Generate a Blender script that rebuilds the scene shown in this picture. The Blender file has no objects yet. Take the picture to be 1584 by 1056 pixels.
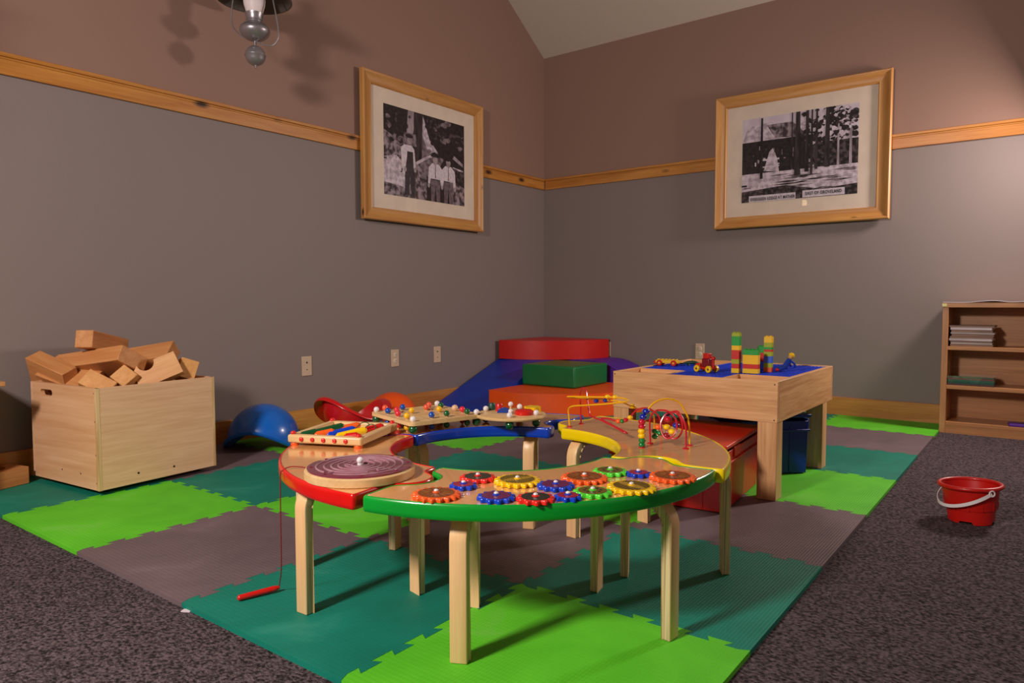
import bpy, bmesh, math, random
from mathutils import Matrix, Vector, Euler
PI = math.pi
SC = bpy.context.scene
COL = SC.collection
rnd = random.Random(7)

# ------------------------------------------------------------------ materials
def lin(h):
    if isinstance(h, str):
        h = [int(h[i:i+2], 16)/255 for i in (0, 2, 4)]
    return tuple((c/12.92 if c <= .04045 else ((c+.055)/1.055)**2.4) for c in h) + (1,)
_m = {}
def newmat(name):
    m = bpy.data.materials.new(name); m.use_nodes = True
    nt = m.node_tree; b = nt.nodes['Principled BSDF']
    return m, nt, b
def N(nt, t, **k):
    n = nt.nodes.new(t)
    for a, v in k.items(): setattr(n, a, v)
    return n
def bump(nt, b, src, strength, dist):
    bp = N(nt, 'ShaderNodeBump'); bp.inputs['Strength'].default_value = strength; bp.inputs['Distance'].default_value = dist
    nt.links.new(src, bp.inputs['Height']); nt.links.new(bp.outputs[0], b.inputs['Normal'])
def plastic(name, col, rough=.35, coat=0.0, spec=.5, metallic=0, var=0.06, bumpy=0.0, bscale=60):
    if name in _m: return _m[name]
    m, nt, b = newmat(name)
    b.inputs['Roughness'].default_value = rough
    b.inputs['Metallic'].default_value = metallic
    b.inputs['Specular IOR Level'].default_value = spec
    b.inputs['Coat Weight'].default_value = coat; b.inputs['Coat Roughness'].default_value = .08
    tc = N(nt, 'ShaderNodeTexCoord'); nz = N(nt, 'ShaderNodeTexNoise')
    nz.inputs['Scale'].default_value = 9; nz.inputs['Detail'].default_value = 3
    nt.links.new(tc.outputs['Object'], nz.inputs['Vector'])
    rp = N(nt, 'ShaderNodeValToRGB'); c = lin(col)
    rp.color_ramp.elements[0].position = .3; rp.color_ramp.elements[1].position = .7
    rp.color_ramp.elements[0].color = tuple(x*(1-var) for x in c[:3])+(1,)
    rp.color_ramp.elements[1].color = tuple(min(1, x*(1+var)) for x in c[:3])+(1,)
    nt.links.new(nz.outputs['Fac'], rp.inputs['Fac']); nt.links.new(rp.outputs[0], b.inputs['Base Color'])
    if bumpy:
        n2 = N(nt, 'ShaderNodeTexNoise'); n2.inputs['Scale'].default_value = bscale
        nt.links.new(tc.outputs['Object'], n2.inputs['Vector'])
        bump(nt, b, n2.outputs['Fac'], bumpy, .004)
    _m[name] = m; return m
def wood(name, c1, c2, axis=0, scale=1.0, rough=.45, knots=0.0, coat=0.0, contrast=1.0, fig=0.0, spec=.5):
    """procedural wood, grain runs along the local axis"""
    if name in _m: return _m[name]
    m, nt, b = newmat(name)
    b.inputs['Roughness'].default_value = rough
    b.inputs['Coat Weight'].default_value = coat; b.inputs['Coat Roughness'].default_value = .12
    b.inputs['Specular IOR Level'].default_value = spec
    tc = N(nt, 'ShaderNodeTexCoord'); oi = N(nt, 'ShaderNodeObjectInfo')
    add = N(nt, 'ShaderNodeVectorMath', operation='ADD')
    mul = N(nt, 'ShaderNodeMath', operation='MULTIPLY'); mul.inputs[1].default_value = 13.7
    nt.links.new(oi.outputs['Random'], mul.inputs[0]); nt.links.new(tc.outputs['Object'], add.inputs[0]); nt.links.new(mul.outputs[0], add.inputs[1])
    mp = N(nt, 'ShaderNodeMapping'); s = [22*scale]*3; s[axis] = 1.6*scale
    mp.inputs['Scale'].default_value = s; nt.links.new(add.outputs[0], mp.inputs['Vector'])
    n1 = N(nt, 'ShaderNodeTexNoise'); n1.inputs['Scale'].default_value = 1.0; n1.inputs['Detail'].default_value = 5; n1.inputs['Distortion'].default_value = .6+fig
    nt.links.new(mp.outputs[0], n1.inputs['Vector'])
    mp2 = N(nt, 'ShaderNodeMapping'); s2 = [150*scale]*3; s2[axis] = 7*scale
    mp2.inputs['Scale'].default_value = s2; nt.links.new(add.outputs[0], mp2.inputs['Vector'])
    n2 = N(nt, 'ShaderNodeTexNoise'); n2.inputs['Scale'].default_value = 1.0; n2.inputs['Detail'].default_value = 2
    nt.links.new(mp2.outputs[0], n2.inputs['Vector'])
    mx = N(nt, 'ShaderNodeMath', operation='MULTIPLY_ADD'); mx.inputs[1].default_value = .55
    nt.links.new(n2.outputs['Fac'], mx.inputs[0]); nt.links.new(n1.outputs['Fac'], mx.inputs[2])
    rp = N(nt, 'ShaderNodeValToRGB'); rp.color_ramp.elements[0].position = .77-.24/contrast; rp.color_ramp.elements[1].position = .77+.24/contrast
    rp.color_ramp.elements[0].color = lin(c2); rp.color_ramp.elements[1].color = lin(c1)
    nt.links.new(mx.outputs[0], rp.inputs['Fac'])
    last = rp.outputs[0]
    if knots:
        mp3 = N(nt, 'ShaderNodeMapping'); s3 = [10*scale]*3; s3[axis] = 4.2*scale
        mp3.inputs['Scale'].default_value = s3; nt.links.new(add.outputs[0], mp3.inputs['Vector'])
        vo = N(nt, 'ShaderNodeTexVoronoi'); vo.inputs['Scale'].default_value = 1.0
        nt.links.new(mp3.outputs[0], vo.inputs['Vector'])
        r3 = N(nt, 'ShaderNodeValToRGB'); r3.color_ramp.elements[0].position = .07*knots; r3.color_ramp.elements[1].position = .2*knots
        r3.color_ramp.elements[0].color = (1, 1, 1, 1); r3.color_ramp.elements[1].color = (0, 0, 0, 1)
        nt.links.new(vo.outputs['Distance'], r3.inputs['Fac'])
        mc = N(nt, 'ShaderNodeMix', data_type='RGBA'); mc.inputs[7].default_value = lin('3a1c0c')
        nt.links.new(r3.outputs[0], mc.inputs[0]); nt.links.new(last, mc.inputs[6]); last = mc.outputs[2]
    nt.links.new(last, b.inputs['Base Color'])
    bump(nt, b, n2.outputs['Fac'], .12, .002)
    _m[name] = m; return m
def noisemat(name, c1, c2, scale=200, rough=.9, bstr=.5, bdist=.004, detail=3, lo=.35, hi=.65, sheen=0, spec=.3, stretch=None, big=None):
    if name in _m: return _m[name]
    m, nt, b = newmat(name)
    b.inputs['Roughness'].default_value = rough; b.inputs['Specular IOR Level'].default_value = spec
    tc = N(nt, 'ShaderNodeTexCoord'); nz = N(nt, 'ShaderNodeTexNoise'); nz.inputs['Scale'].default_value = scale; nz.inputs['Detail'].default_value = detail
    src = tc.outputs['Object']
    if stretch:
        mp = N(nt, 'ShaderNodeMapping'); mp.inputs['Scale'].default_value = stretch; nt.links.new(src, mp.inputs['Vector']); src = mp.outputs[0]
    nt.links.new(src, nz.inputs['Vector'])
    rp = N(nt, 'ShaderNodeValToRGB'); rp.color_ramp.elements[0].position = lo; rp.color_ramp.elements[1].position = hi
    rp.color_ramp.elements[0].color = lin(c1); rp.color_ramp.elements[1].color = lin(c2)
    nt.links.new(nz.outputs['Fac'], rp.inputs['Fac']); last = rp.outputs[0]
    if big:
        nb = N(nt, 'ShaderNodeTexNoise'); nb.inputs['Scale'].default_value = big[0]; nb.inputs['Detail'].default_value = 6
        nt.links.new(tc.outputs['Object'], nb.inputs['Vector'])
        rb = N(nt, 'ShaderNodeValToRGB'); rb.color_ramp.elements[0].position = .52; rb.color_ramp.elements[1].position = .8
        rb.color_ramp.elements[0].color = (0, 0, 0, 1); rb.color_ramp.elements[1].color = (big[2],)*3+(1,)
        nt.links.new(nb.outputs['Fac'], rb.inputs['Fac'])
        mc = N(nt, 'ShaderNodeMix', data_type='RGBA'); mc.inputs[7].default_value = lin(big[1])
        nt.links.new(rb.outputs[0], mc.inputs[0]); nt.links.new(last, mc.inputs[6]); last = mc.outputs[2]
    nt.links.new(last, b.inputs['Base Color'])
    if bstr: bump(nt, b, nz.outputs['Fac'], bstr, bdist)
    _m[name] = m; return m
def foam(name, c1, c2, dust):
    m, nt, b = newmat(name)
    b.inputs['Roughness'].default_value = .62; b.inputs['Specular IOR Level'].default_value = .35
    tc = N(nt, 'ShaderNodeTexCoord')
    wv = N(nt, 'ShaderNodeTexWave', wave_type='BANDS', bands_direction='X'); wv.inputs['Scale'].default_value = 38
    wy = N(nt, 'ShaderNodeTexWave', wave_type='BANDS', bands_direction='Y'); wy.inputs['Scale'].default_value = 24
    nt.links.new(tc.outputs['Object'], wv.inputs['Vector']); nt.links.new(tc.outputs['Object'], wy.inputs['Vector'])
    mu = N(nt, 'ShaderNodeMath', operation='MULTIPLY_ADD'); mu.inputs[1].default_value = .5
    nt.links.new(wy.outputs['Fac'], mu.inputs[0]); nt.links.new(wv.outputs['Fac'], mu.inputs[2])
    nz = N(nt, 'ShaderNodeTexNoise'); nz.inputs['Scale'].default_value = 3.5; nz.inputs['Detail'].default_value = 7; nz.inputs['Distortion'].default_value = .8
    nt.links.new(tc.outputs['Object'], nz.inputs['Vector'])
    rp = N(nt, 'ShaderNodeValToRGB'); rp.color_ramp.elements[0].position = .3; rp.color_ramp.elements[1].position = .6
    rp.color_ramp.elements[0].color = lin(c1); rp.color_ramp.elements[1].color = lin(c2)
    e = rp.color_ramp.elements.new(.82); e.color = lin(dust)
    nt.links.new(nz.outputs['Fac'], rp.inputs['Fac']); nt.links.new(rp.outputs[0], b.inputs['Base Color'])
    bump(nt, b, mu.outputs[0], .35, .0016)
    return m
def glassmat(name, tint=(1, 1, 1, 1), f=1.0):
    m, nt, b = newmat(name); nt.nodes.remove(b); out = nt.nodes['Material Output']
    tr = N(nt, 'ShaderNodeBsdfTransparent'); tr.inputs[0].default_value = tint
    gl = N(nt, 'ShaderNodeBsdfGlossy'); gl.inputs['Roughness'].default_value = .02
    fr = N(nt, 'ShaderNodeFresnel'); fr.inputs[0].default_value = 1.45
    ml = N(nt, 'ShaderNodeMath', operation='MULTIPLY')
    ge = N(nt, 'ShaderNodeNewGeometry'); mb_ = N(nt, 'ShaderNodeMath', operation='MULTIPLY_ADD'); mb_.inputs[1].default_value = -f; mb_.inputs[2].default_value = f
    nt.links.new(ge.outputs['Backfacing'], mb_.inputs[0]); nt.links.new(mb_.outputs[0], ml.inputs[1])
    mx = N(nt, 'ShaderNodeMixShader')
    nt.links.new(fr.outputs[0], ml.inputs[0]); nt.links.new(ml.outputs[0], mx.inputs[0]); nt.links.new(tr.outputs[0], mx.inputs[1]); nt.links.new(gl.outputs[0], mx.inputs[2]); nt.links.new(mx.outputs[0], out.inputs[0])
    return m

WALL_UP = noisemat('wall_paint_taupe', '8f7062', '967668', 260, .6, .12, .001, lo=.3, hi=.7)
WALL_LO = noisemat('wall_paint_grey', '827571', '897b77', 260, .55, .12, .001, lo=.3, hi=.7)
CEIL = noisemat('ceiling_paint', 'bfb0a2', 'c6b7a9', 200, .8, .1, .001)
CARPET = noisemat('carpet_loops', '262022', '6d5f62', 115, 1.0, .9, .008, detail=4, lo=.36, hi=.68, spec=.1, stretch=(1, 1.25, 1))
PINE = wood('varnished_pine_along_x', 'c98a40', 'a8641f', 0, .8, .35, knots=.9, coat=.3)
PINEY = wood('varnished_pine_along_y', 'c98a40', 'a8641f', 1, .8, .35, knots=.9, coat=.3)
FRAMEW = wood('frame_pine', 'c8914f', 'b0743a', 0, .9, .42, knots=.6)
FRAMEWZ = wood('frame_pine_upright', 'c8914f', 'b0743a', 2, .9, .42, knots=.6)
PLYX = wood('birch_ply_x', 'e4b48a', 'cf986a', 0, .5, .5, fig=1.2, contrast=.9)
PLYY = wood('birch_ply_y', 'e6b892', 'd6a47c', 1, .9, .5, fig=2.2, contrast=.9)
PLYEDGE = wood('ply_edge', 'e0bd8c', 'b98b58', 2, 1.3, .55, contrast=1.4)
BEECH = wood('beech_block', 'cf925a', 'b9763f', 0, 1.1, .55, contrast=1.0)
BEECH2 = wood('beech_block_pale', 'd9a062', 'c88a4c', 0, 1.1, .55, contrast=1.0)
OAKX = wood('oak_x', 'eab680', 'c48c5a', 0, 1.0, .4, contrast=1.1, fig=.6)
OAKY = wood('oak_y', 'eab680', 'c48c5a', 1, 1.0, .4, contrast=1.1, fig=.6)
OAKZ = wood('oak_z', 'eab680', 'c48c5a', 2, 1.0, .4, contrast=1.1, fig=.6)
SHELFW = wood('shelf_veneer', 'c98d58', 'ab7140', 0, .9, .4, contrast=1.0, fig=.8)
SHELFZ = wood('shelf_veneer_upright', 'cb8f5c', 'ac7342', 2, .9, .4, contrast=1.0)
TOPW = wood('beech_laminate', 'ecad6c', 'df9c5c', 0, 1.1, .16, coat=.9, contrast=.8)
LEGW = wood('bent_birch', 'f0c48e', 'e2b078', 2, 1.2, .38, contrast=1.0)
LEGE = noisemat('laminated_edge', 'b2966a', 'e0c797', 1.0, .45, 0, detail=1, lo=.44, hi=.56, stretch=(320, 320, 3))
LIGHTW = wood('pale_toy_wood', 'e3bf8a', 'd0a66c', 0, 1.4, .38, contrast=.9)
T_LG = foam('foam_lime', '52b81c', '60c826', '86c85c')
T_DT = foam('foam_teal', '04705c', '077d68', '3f9582')
T_GR = foam('foam_grey', '665659', '715f62', '85767a')
RED = plastic('red_plastic', 'd01510', .3, .3)
REDE = plastic('red_edge', 'd8100c', .22, .4)
BLUEE = plastic('blue_edge', '0a3cb0', .22, .4)
YELE = plastic('yellow_edge', 'f2cf00', .25, .4)
GREE = plastic('green_edge', '009a2c', .25, .4)
WHITEP = plastic('white_plastic', 'e6dede', .35)
ORANGE = plastic('orange_plastic', 'f2601c', .35, .2)
BLUE = plastic('blue_plastic', '0d3fc0', .3, .2)
YELLOW = plastic('yellow_plastic', 'f5c400', .35, .2)
GREEN = plastic('green_plastic', '0a7a38', .3, .2)
LIME = plastic('lime_plastic', '55dd35', .35, .2)
DKGREEN = plastic('bottle_green_paint', '045026', .2, .6)
TAN = plastic('natural_bead', 'd7ae86', .4)
OLIVE = plastic('olive_plastic', '9aa814', .4)
BRICKGREEN = plastic('brick_green', '119a35', .4)
BRICKRED = plastic('brick_red', 'c81e10', .4)
BRICKBLUE = plastic('brick_blue', '2f62c8', .4)
BRICKOR = plastic('brick_orange', 'e0521a', .4)
BRICKYEL = plastic('brick_yellow', 'eebc0a', .4)
V_RED = plastic('red_vinyl', 'c81612', .42, 0, bumpy=.25, bscale=16)
V_BLUE = plastic('blue_vinyl', '0c36a6', .45, 0, bumpy=.2, bscale=14)
V_GREEN = plastic('green_vinyl', '0b7038', .42, 0, bumpy=.15, bscale=14)
V_ORANGE = plastic('orange_vinyl', 'f4560e', .42, 0, bumpy=.2, bscale=16)
V_PURPLE = plastic('purple_vinyl', '55209a', .45, 0, bumpy=.15, bscale=14)
SHELLB = plastic('blue_shell', '0a62c2', .28, .3, bumpy=.03, bscale=40)
SHELLR = plastic('red_shell', 'd21216', .28, .3)
SHELLO = plastic('orange_shell', 'f0560a', .4, .1)
TOTER = plastic('red_tote', 'cc1a0a', .35, .1)
TOTEB = plastic('blue_tote', '0a2690', .35, .1)
BUCKR = plastic('bucket_red', 'c0140c', .4, .1)
PEWTER = plastic('pewter', 'a09a9e', .36, 0, .6, .7)
PEWTERD = plastic('pewter_dark', '5f5750', .6, 0, .4, .2)
OPAL = plastic('opal_glass', 'e6d6d6', .5, 0)
PLATE = plastic('ivory_plate', 'cdb299', .4)
DARK = plastic('dark_hole', '0c0908', .7)
MAZEV = noisemat('maze_groove', '9a6a74', 'a8818a', 30, .2, 0)
MAZEP = plastic('maze_purple', '7c3346', .14, .8)
PAPER1 = noisemat('paper_edges', 'a99a94', 'd8cac6', 1.0, .7, 0, detail=2, stretch=(4, 4, 900))
PAPER2 = noisemat('paper_brown_edges', '8a6e5e', 'a98a78', 1.0, .7, 0, detail=2, stretch=(4, 4, 900))
PAPERW = plastic('paper_white', 'd9cbd0', .6)
MATB = plastic('mat_board', 'dfccba', .7)

# ------------------------------------------------------------------ mesh builder
class MB:
    def __init__(s): s.v = []; s.f = []; s.mi = []; s.mats = []
    def mat(s, m):
        if m not in s.mats: s.mats.append(m)
        return s.mats.index(m)
    def add(s, vs, fs, m, M=None):
        o = len(s.v); i = s.mat(m)
        s.v += [tuple((M @ Vector(v)) if M else v) for v in vs]
        s.f += [[a+o for a in f] for f in fs]; s.mi += [i]*len(fs)
        return s
    def box(s, x0, x1, y0, y1, z0, z1, m, M=None):
        vs = [(x, y, z) for z in (z0, z1) for y in (y0, y1) for x in (x0, x1)]
        return s.add(vs, [(0, 2, 3, 1), (4, 5, 7, 6), (0, 1, 5, 4), (2, 6, 7, 3), (0, 4, 6, 2), (1, 3, 7, 5)], m, M)
    def prism(s, poly, z0, z1, m, M=None, sidem=None):
        n = len(poly)
        a = sum(poly[i][0]*poly[(i+1) % n][1]-poly[(i+1) % n][0]*poly[i][1] for i in range(n))
        if a < 0: poly = poly[::-1]
        vs = [(x, y, z0) for x, y in poly]+[(x, y, z1) for x, y in poly]
        s.add(vs, [list(range(n))[::-1], list(range(n, 2*n))], m, M)
        s.add(vs, [(i, (i+1) % n, n+(i+1) % n, n+i) for i in range(n)], sidem or m, M)
        return s
    def lathe(s, prof, m, M=None, n=32, close=True):
        vs = []; fs = []; k = len(prof)
        for i in range(n):
            a = 2*PI*i/n
            vs += [(r*math.cos(a), r*math.sin(a), z) for r, z in prof]
        for i in range(n):
            j = (i+1) % n
            for q in range(k-1):
                a, b, c, d = i*k+q, j*k+q, j*k+q+1, i*k+q+1
                if prof[q][0] < 1e-7 and prof[q+1][0] < 1e-7: continue
                if prof[q][0] < 1e-7: fs.append((a, c, d))
                elif prof[q+1][0] < 1e-7: fs.append((a, b, c))
                else: fs.append((a, b, c, d))
        return s.add(vs, fs, m, M)
    def cyl(s, p0, p1, r, m, n=16, r2=None):
        p0 = Vector(p0); p1 = Vector(p1); d = p1-p0; L = d.length
        M = Matrix.Translation(p0) @ d.to_track_quat('Z', 'Y').to_matrix().to_4x4()
        r2 = r if r2 is None else r2
        return s.lathe([(0, 0), (r, 0), (r2, L), (0, L)], m, M, n)
    def sphere(s, c, r, m, n=16, sc=(1, 1, 1)):
        k = max(6, n//2)
        prof = [(r*math.sin(PI*i/k), -r*math.cos(PI*i/k)) for i in range(k+1)]
        prof[0] = (0, -r); prof[-1] = (0, r)
        return s.lathe(prof, m, Matrix.Translation(c) @ Matrix.Diagonal((*sc, 1)), n)
    def tube(s, path, r, m, n=8, closed=False):
        P = [Vector(p) for p in path]; k = len(P); vs = []; fs = []
        up = None
        for i, p in enumerate(P):
            a = P[(i-1) % k] if (closed or i > 0) else P[i]; b = P[(i+1) % k] if (closed or i < k-1) else P[i]
            t = (b-a).normalized()
            if up is None: up = Vector((0, 0, 1)) if abs(t.z) < .9 else Vector((1, 0, 0))
            x = up-t*up.dot(t)
            if x.length < 1e-5: x = t.orthogonal()
            x.normalize(); y = t.cross(x); up = x
            vs += [tuple(p+(x*math.cos(2*PI*j/n)+y*math.sin(2*PI*j/n))*r) for j in range(n)]
        for i in range(k if closed else k-1):
            for j in range(n):
                a = i*n+j; b = i*n+(j+1) % n; i2 = (i+1) % k
                fs.append((a, b, i2*n+(j+1) % n, i2*n+j))
        if not closed: fs += [list(range(n))[::-1], [(k-1)*n+j for j in range(n)]]
        return s.add(vs, fs, m)
    def build(s, name, parent=None, loc=None, rotz=0, bev=0, smooth=True, seg=2, M=None):
        me = bpy.data.meshes.new(name); me.from_pydata(s.v, [], s.f)
        for m in s.mats: me.materials.append(m)
        me.polygons.foreach_set('material_index', s.mi)
        bm = bmesh.new(); bm.from_mesh(me); bmesh.ops.recalc_face_normals(bm, faces=bm.faces); bm.to_mesh(me); bm.free()
        if smooth:
            me.polygons.foreach_set('use_smooth', [True]*len(me.polygons)); me.set_sharp_from_angle(angle=math.radians(38))
        me.update()
        o = bpy.data.objects.new(name, me); COL.objects.link(o)
        if parent: o.parent = parent
        if loc is not None: o.location = loc
        o.rotation_euler = (0, 0, rotz)
        if M is not None: o.matrix_local = M
        if bev:
            b = o.modifiers.new('bevel', 'BEVEL'); b.width = bev; b.segments = seg; b.limit_method = 'ANGLE'; b.angle_limit = math.radians(40)
        return o
def spline(P, k=8, closed=False):
    P = [Vector(p) for p in P]; n = len(P); out = []
    for i in range(n if closed else n-1):
        p0 = P[(i-1) % n] if (closed or i) else P[0]*2-P[1]
        p1 = P[i]; p2 = P[(i+1) % n]; p3 = P[(i+2) % n] if (closed or i+2 < n) else P[-1]*2-P[-2]
        for j in range(k):
            t = j/k
            out.append(.5*((2*p1)+(p2-p0)*t+(2*p0-5*p1+4*p2-p3)*t*t+(3*p1-p0-3*p2+p3)*t**3))
    if not closed: out.append(P[-1])
    return out
def tag(o, label, cat, group=None, kind=None):
    o['label'] = label; o['category'] = cat
    if group: o['group'] = group
    if kind: o['kind'] = kind
    return o
def thing(name, label, cat, loc=(0, 0, 0), rotz=0, group=None, M=None):
    o = bpy.data.objects.new(name, None); o.empty_display_size = .05; COL.objects.link(o)
    o.location = loc; o.rotation_euler = (0, 0, rotz)
    if M is not None: o.matrix_world = M
    return tag(o, label, cat, group)
def structure(o, label=None, cat=None):
    o['kind'] = 'structure'
    if label: o['label'] = label; o['category'] = cat
    return o
def copy_part(o, parent, loc=None, rotz=None):
    c = o.copy(); COL.objects.link(c); c.parent = parent
    if loc is not None: c.location = loc
    if rotz is not None: c.rotation_euler = (0, 0, rotz)
    return c
FZ = -.012       # carpet level; the foam mat's top is z = 0

# ------------------------------------------------------------------ room
RAIL0, RAIL1 = 1.696, 1.786
def ceil_z(y): return 2.797-.66*y
structure(MB().box(-.3, 8, -9, .3, FZ-.1, FZ, CARPET).build('floor', smooth=False), 'dark charcoal loop-pile carpet around the foam mat', 'carpet floor')
w = MB()
def wall_slab(mb, x0, x1, y0, y1, pts, m):  # pts in (y,z)
    mb.prism([(p[0], p[1]) for p in pts], x0, x1, m, Matrix(((0, 0, 1, 0), (1, 0, 0, 0), (0, 1, 0, 0), (0, 0, 0, 1))))
wall_slab(w, -.1, 0, 0, 0, [(-9, FZ), (0, FZ), (0, 1.74), (-9, 1.74)], WALL_LO)
wall_slab(w, -.1, 0, 0, 0, [(-9, 1.74), (0, 1.74), (0, ceil_z(0)), (-4.3, ceil_z(-4.3)), (-9, ceil_z(0)-.1)], WALL_UP)
structure(w.build('wall_left', smooth=False), 'long grey wall with taupe upper part under the sloping ceiling', 'wall')
w = MB(); w.box(-.1, 8, 0, .1, FZ, 1.74, WALL_LO); w.box(-.1, 8, 0, .1, 1.74, 2.86, WALL_UP)
structure(w.build('wall_back', smooth=False), 'end wall painted grey below and taupe above the wooden rail', 'wall')
w = MB()
zr = ceil_z(-4.3)
w.add([(-.1, .1, 2.797-.066+.0), (8, .1, 2.797-.066), (8, -4.3, zr), (-.1, -4.3, zr), (-.1, -9, 2.7), (8, -9, 2.7),
       (-.1, .1, 2.9), (8, .1, 2.9), (8, -4.3, zr+.15), (-.1, -4.3, zr+.15), (-.1, -9, 2.85), (8, -9, 2.85)],
      [(0, 1, 2, 3), (3, 2, 5, 4), (6, 9, 8, 7), (9, 10, 11, 8), (0, 6, 7, 1), (4, 5, 11, 10), (0, 3, 9, 6), (3, 4, 10, 9), (1, 7, 8, 2), (2, 8, 11, 5)], CEIL)
structure(w.build('ceiling', smooth=False), 'pale sloping ceiling rising away from the end wall', 'ceiling')
# chair rail and baseboards
w = MB(); w.box(0, .014, -9, 0, RAIL0, RAIL1-.018, PINEY); w.box(0, .024, -9, 0, RAIL1-.018, RAIL1, PINEY); w.box(0, .018, -9, 0, RAIL1-.028, RAIL1-.018, PINEY)
structure(w.build('trim_1', bev=.003), 'varnished knotty pine rail along the left wall', 'wall rail')
w = MB(); w.box(.025, 8, -.014, 0, RAIL0, RAIL1-.018, PINE); w.box(.025, 8, -.024, 0, RAIL1-.018, RAIL1, PINE); w.box(.025, 8, -.018, 0, RAIL1-.028, RAIL1-.018, PINE)
structure(w.build('trim_2', bev=.003), 'varnished knotty pine rail along the end wall', 'wall rail')
structure(MB().box(0, .016, -9, 0, FZ, .117, PINEY).build('baseboard_left', bev=.003), 'pine skirting board of the left wall', 'baseboard')
structure(MB().box(.017, 8, -.016, 0, FZ, .117, PINE).build('baseboard_back', bev=.003), 'pine skirting board of the end wall', 'baseboard')

# ------------------------------------------------------------------ foam mat
TS = .6096; TH = .0087; MX, MY = 3.0220, -3.5431
def grid(a, b):                       # grid units -> world
    a = (a-4)*TS; b = (b-1)*TS
    return (MX+a*math.cos(TH)-b*math.sin(TH), MY+a*math.sin(TH)+b*math.cos(TH))
def seam(phase):                      # dovetail teeth along 0..1, offset in grid units
    nt_ = 11; d = .016; pts = [(0, 0)]; st = 1/nt_
    for k in range(nt_):
        c = (k+.5)*st; s_ = d if (k+phase) % 2 == 0 else -d
        if k == 0 or k == nt_-1: pts += [(c, 0)] if 0 else []
        w_ = st*.5
        if k in (0, nt_-1): continue
        pts += [(c-w_*.78, 0), (c-w_*1.12, s_), (c+w_*1.12, s_), (c+w_*.78, 0)] if s_ > 0 else [(c-w_*.78, 0), (c-w_*.88, s_), (c+w_*.88, s_), (c+w_*.78, 0)]
    pts.append((1, 0)); return pts
def seam_simple(phase):
    n = 12; d = .017; pts = [(0, 0)]; st = 1/n; fl = .014
    for k in range(1, n-1):
        s_ = d if (k+phase) % 2 else -d
        a = k*st; b = (k+1)*st
        # tooth edges lean so every tooth is wider at its end (dovetail)
        pts.append((a+(-fl if s_ > 0 else fl)*1.0, s_)); pts.append((b+(fl if s_ > 0 else -fl)*1.0, s_))
    pts.append((1, 0)); return pts
def dove():
    """one continuous dovetail line: tabs (+d) flare outward, sockets (-d) are what is left between"""
    n = 6; d = .017; fl = .010; pts = [(0, 0), (.04, -d)]
    st = .92/n
    for k in range(n):
        c = .04+(k+.5)*st; h = st*.25
        pts += [(c-h+fl, -d), (c-h-fl, d), (c+h+fl, d), (c+h-fl, -d)]
    pts += [(.96, -d), (1, 0)]
    return pts
SEAM = dove()
layout = {0: 'TLGTL', 1: 'GTLGT', 2: 'LGTLG', 3: 'TLGTL', 4: 'GTGGT', 5: 'LGTLG', 6: 'TGLTL'}
colname = {'L': 'Lime green', 'T': 'Dark teal', 'G': 'Grey'}
rowname = ['in front row', 'in second row', 'in third row', 'in middle row', 'in third row from end wall', 'in second row from end wall', 'in cut row along end wall']
cname = ['against left wall', 'second from left wall', 'in centre column', 'second from open right edge', 'on open right edge']
tm = {'L': T_LG, 'T': T_DT, 'G': T_GR}
for j in range(7):
    for ci in range(5):
        i = ci-1
        def off(pts, a0, b0, horiz, rev):
            out = [((a0+t, b0+o_) if horiz else (a0+o_, b0+t)) for t, o_ in pts]
            return out[::-1] if rev else out
        flat = [(0, 0), (1, 0)]
        poly = []
        poly += off(flat if j == 0 else SEAM, i, j, True, False)[:-1]
        poly += off(flat if i == 3 else SEAM, i+1, j, False, False)[:-1]
        poly += off(flat if j == 6 else SEAM, i, j+1, True, True)[:-1]
        poly += off(flat if i == -1 else SEAM, i, j, False, True)[:-1]
        cx, cy = i+.5, j+.5
        g = .0012
        W = []
        for a, b in poly:
            a = a+(g if a < cx else -g)*.6; b = b+(g if b < cy else -g)*.6
            x, y = grid(a, b); x = max(x, .017); y = min(y, -.017)
            W.append((x, y))
        ox, oy = grid(cx, cy)
        L = layout[j][ci]
        mb = MB().prism([(x-ox, y-oy) for x, y in W], FZ, 0, tm[L])
        o = mb.build('foam_floor_tile', loc=(ox, oy, 0), smooth=False)
        tag(o, f'{colname[L]} foam tile {rowname[j]}, {cname[ci]}', 'foam tile', 'interlocking foam tiles of the play mat', kind='thing')

# ------------------------------------------------------------------ ring of four activity tables
CX, CY = 2.29, -3.475
ZT, ZB = .345, .311
RI, RO = .303, .598
SEAMR = [(.303, 0), (.335, 0), (.352, .004), (.364, .022), (.376, .042), (.395, .056), (.42, .062), (.447, .058), (.468, .042), (.482, .020), (.497, .004), (.515, 0), (.56, 0), (.598, 0)]
def section_outline():
    h = math.radians(44.6); P = []
    n = 26
    for k in range(n+1):
        a = -h+2*h*k/n; P.append((RI*math.cos(a), RI*math.sin(a)))
    for r, t in SEAMR[1:-1]:
        a = h+t/r; P.append((r*math.cos(a), r*math.sin(a)))
    for k in range(n*2+1):
        a = h-2*h*k/(n*2); P.append((RO*math.cos(a), RO*math.sin(a)))
    for r, t in SEAMR[1:-1][::-1]:
        a = -h+t/r; P.append((r*math.cos(a), r*math.sin(a)))
    for _ in range(2):                # soften the corners
        Q = []
        for k in range(len(P)):
            a = P[k]; b = P[(k+1) % len(P)]
            Q += [(a[0]*.75+b[0]*.25, a[1]*.75+b[1]*.25), (a[0]*.25+b[0]*.75, a[1]*.25+b[1]*.75)]
        P = Q
    A = sum(P[i][0]*P[(i+1) % len(P)][1]-P[(i+1) % len(P)][0]*P[i][1] for i in range(len(P)))
    if A < 0: P = P[::-1]
    return P
OUT = section_outline()
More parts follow.
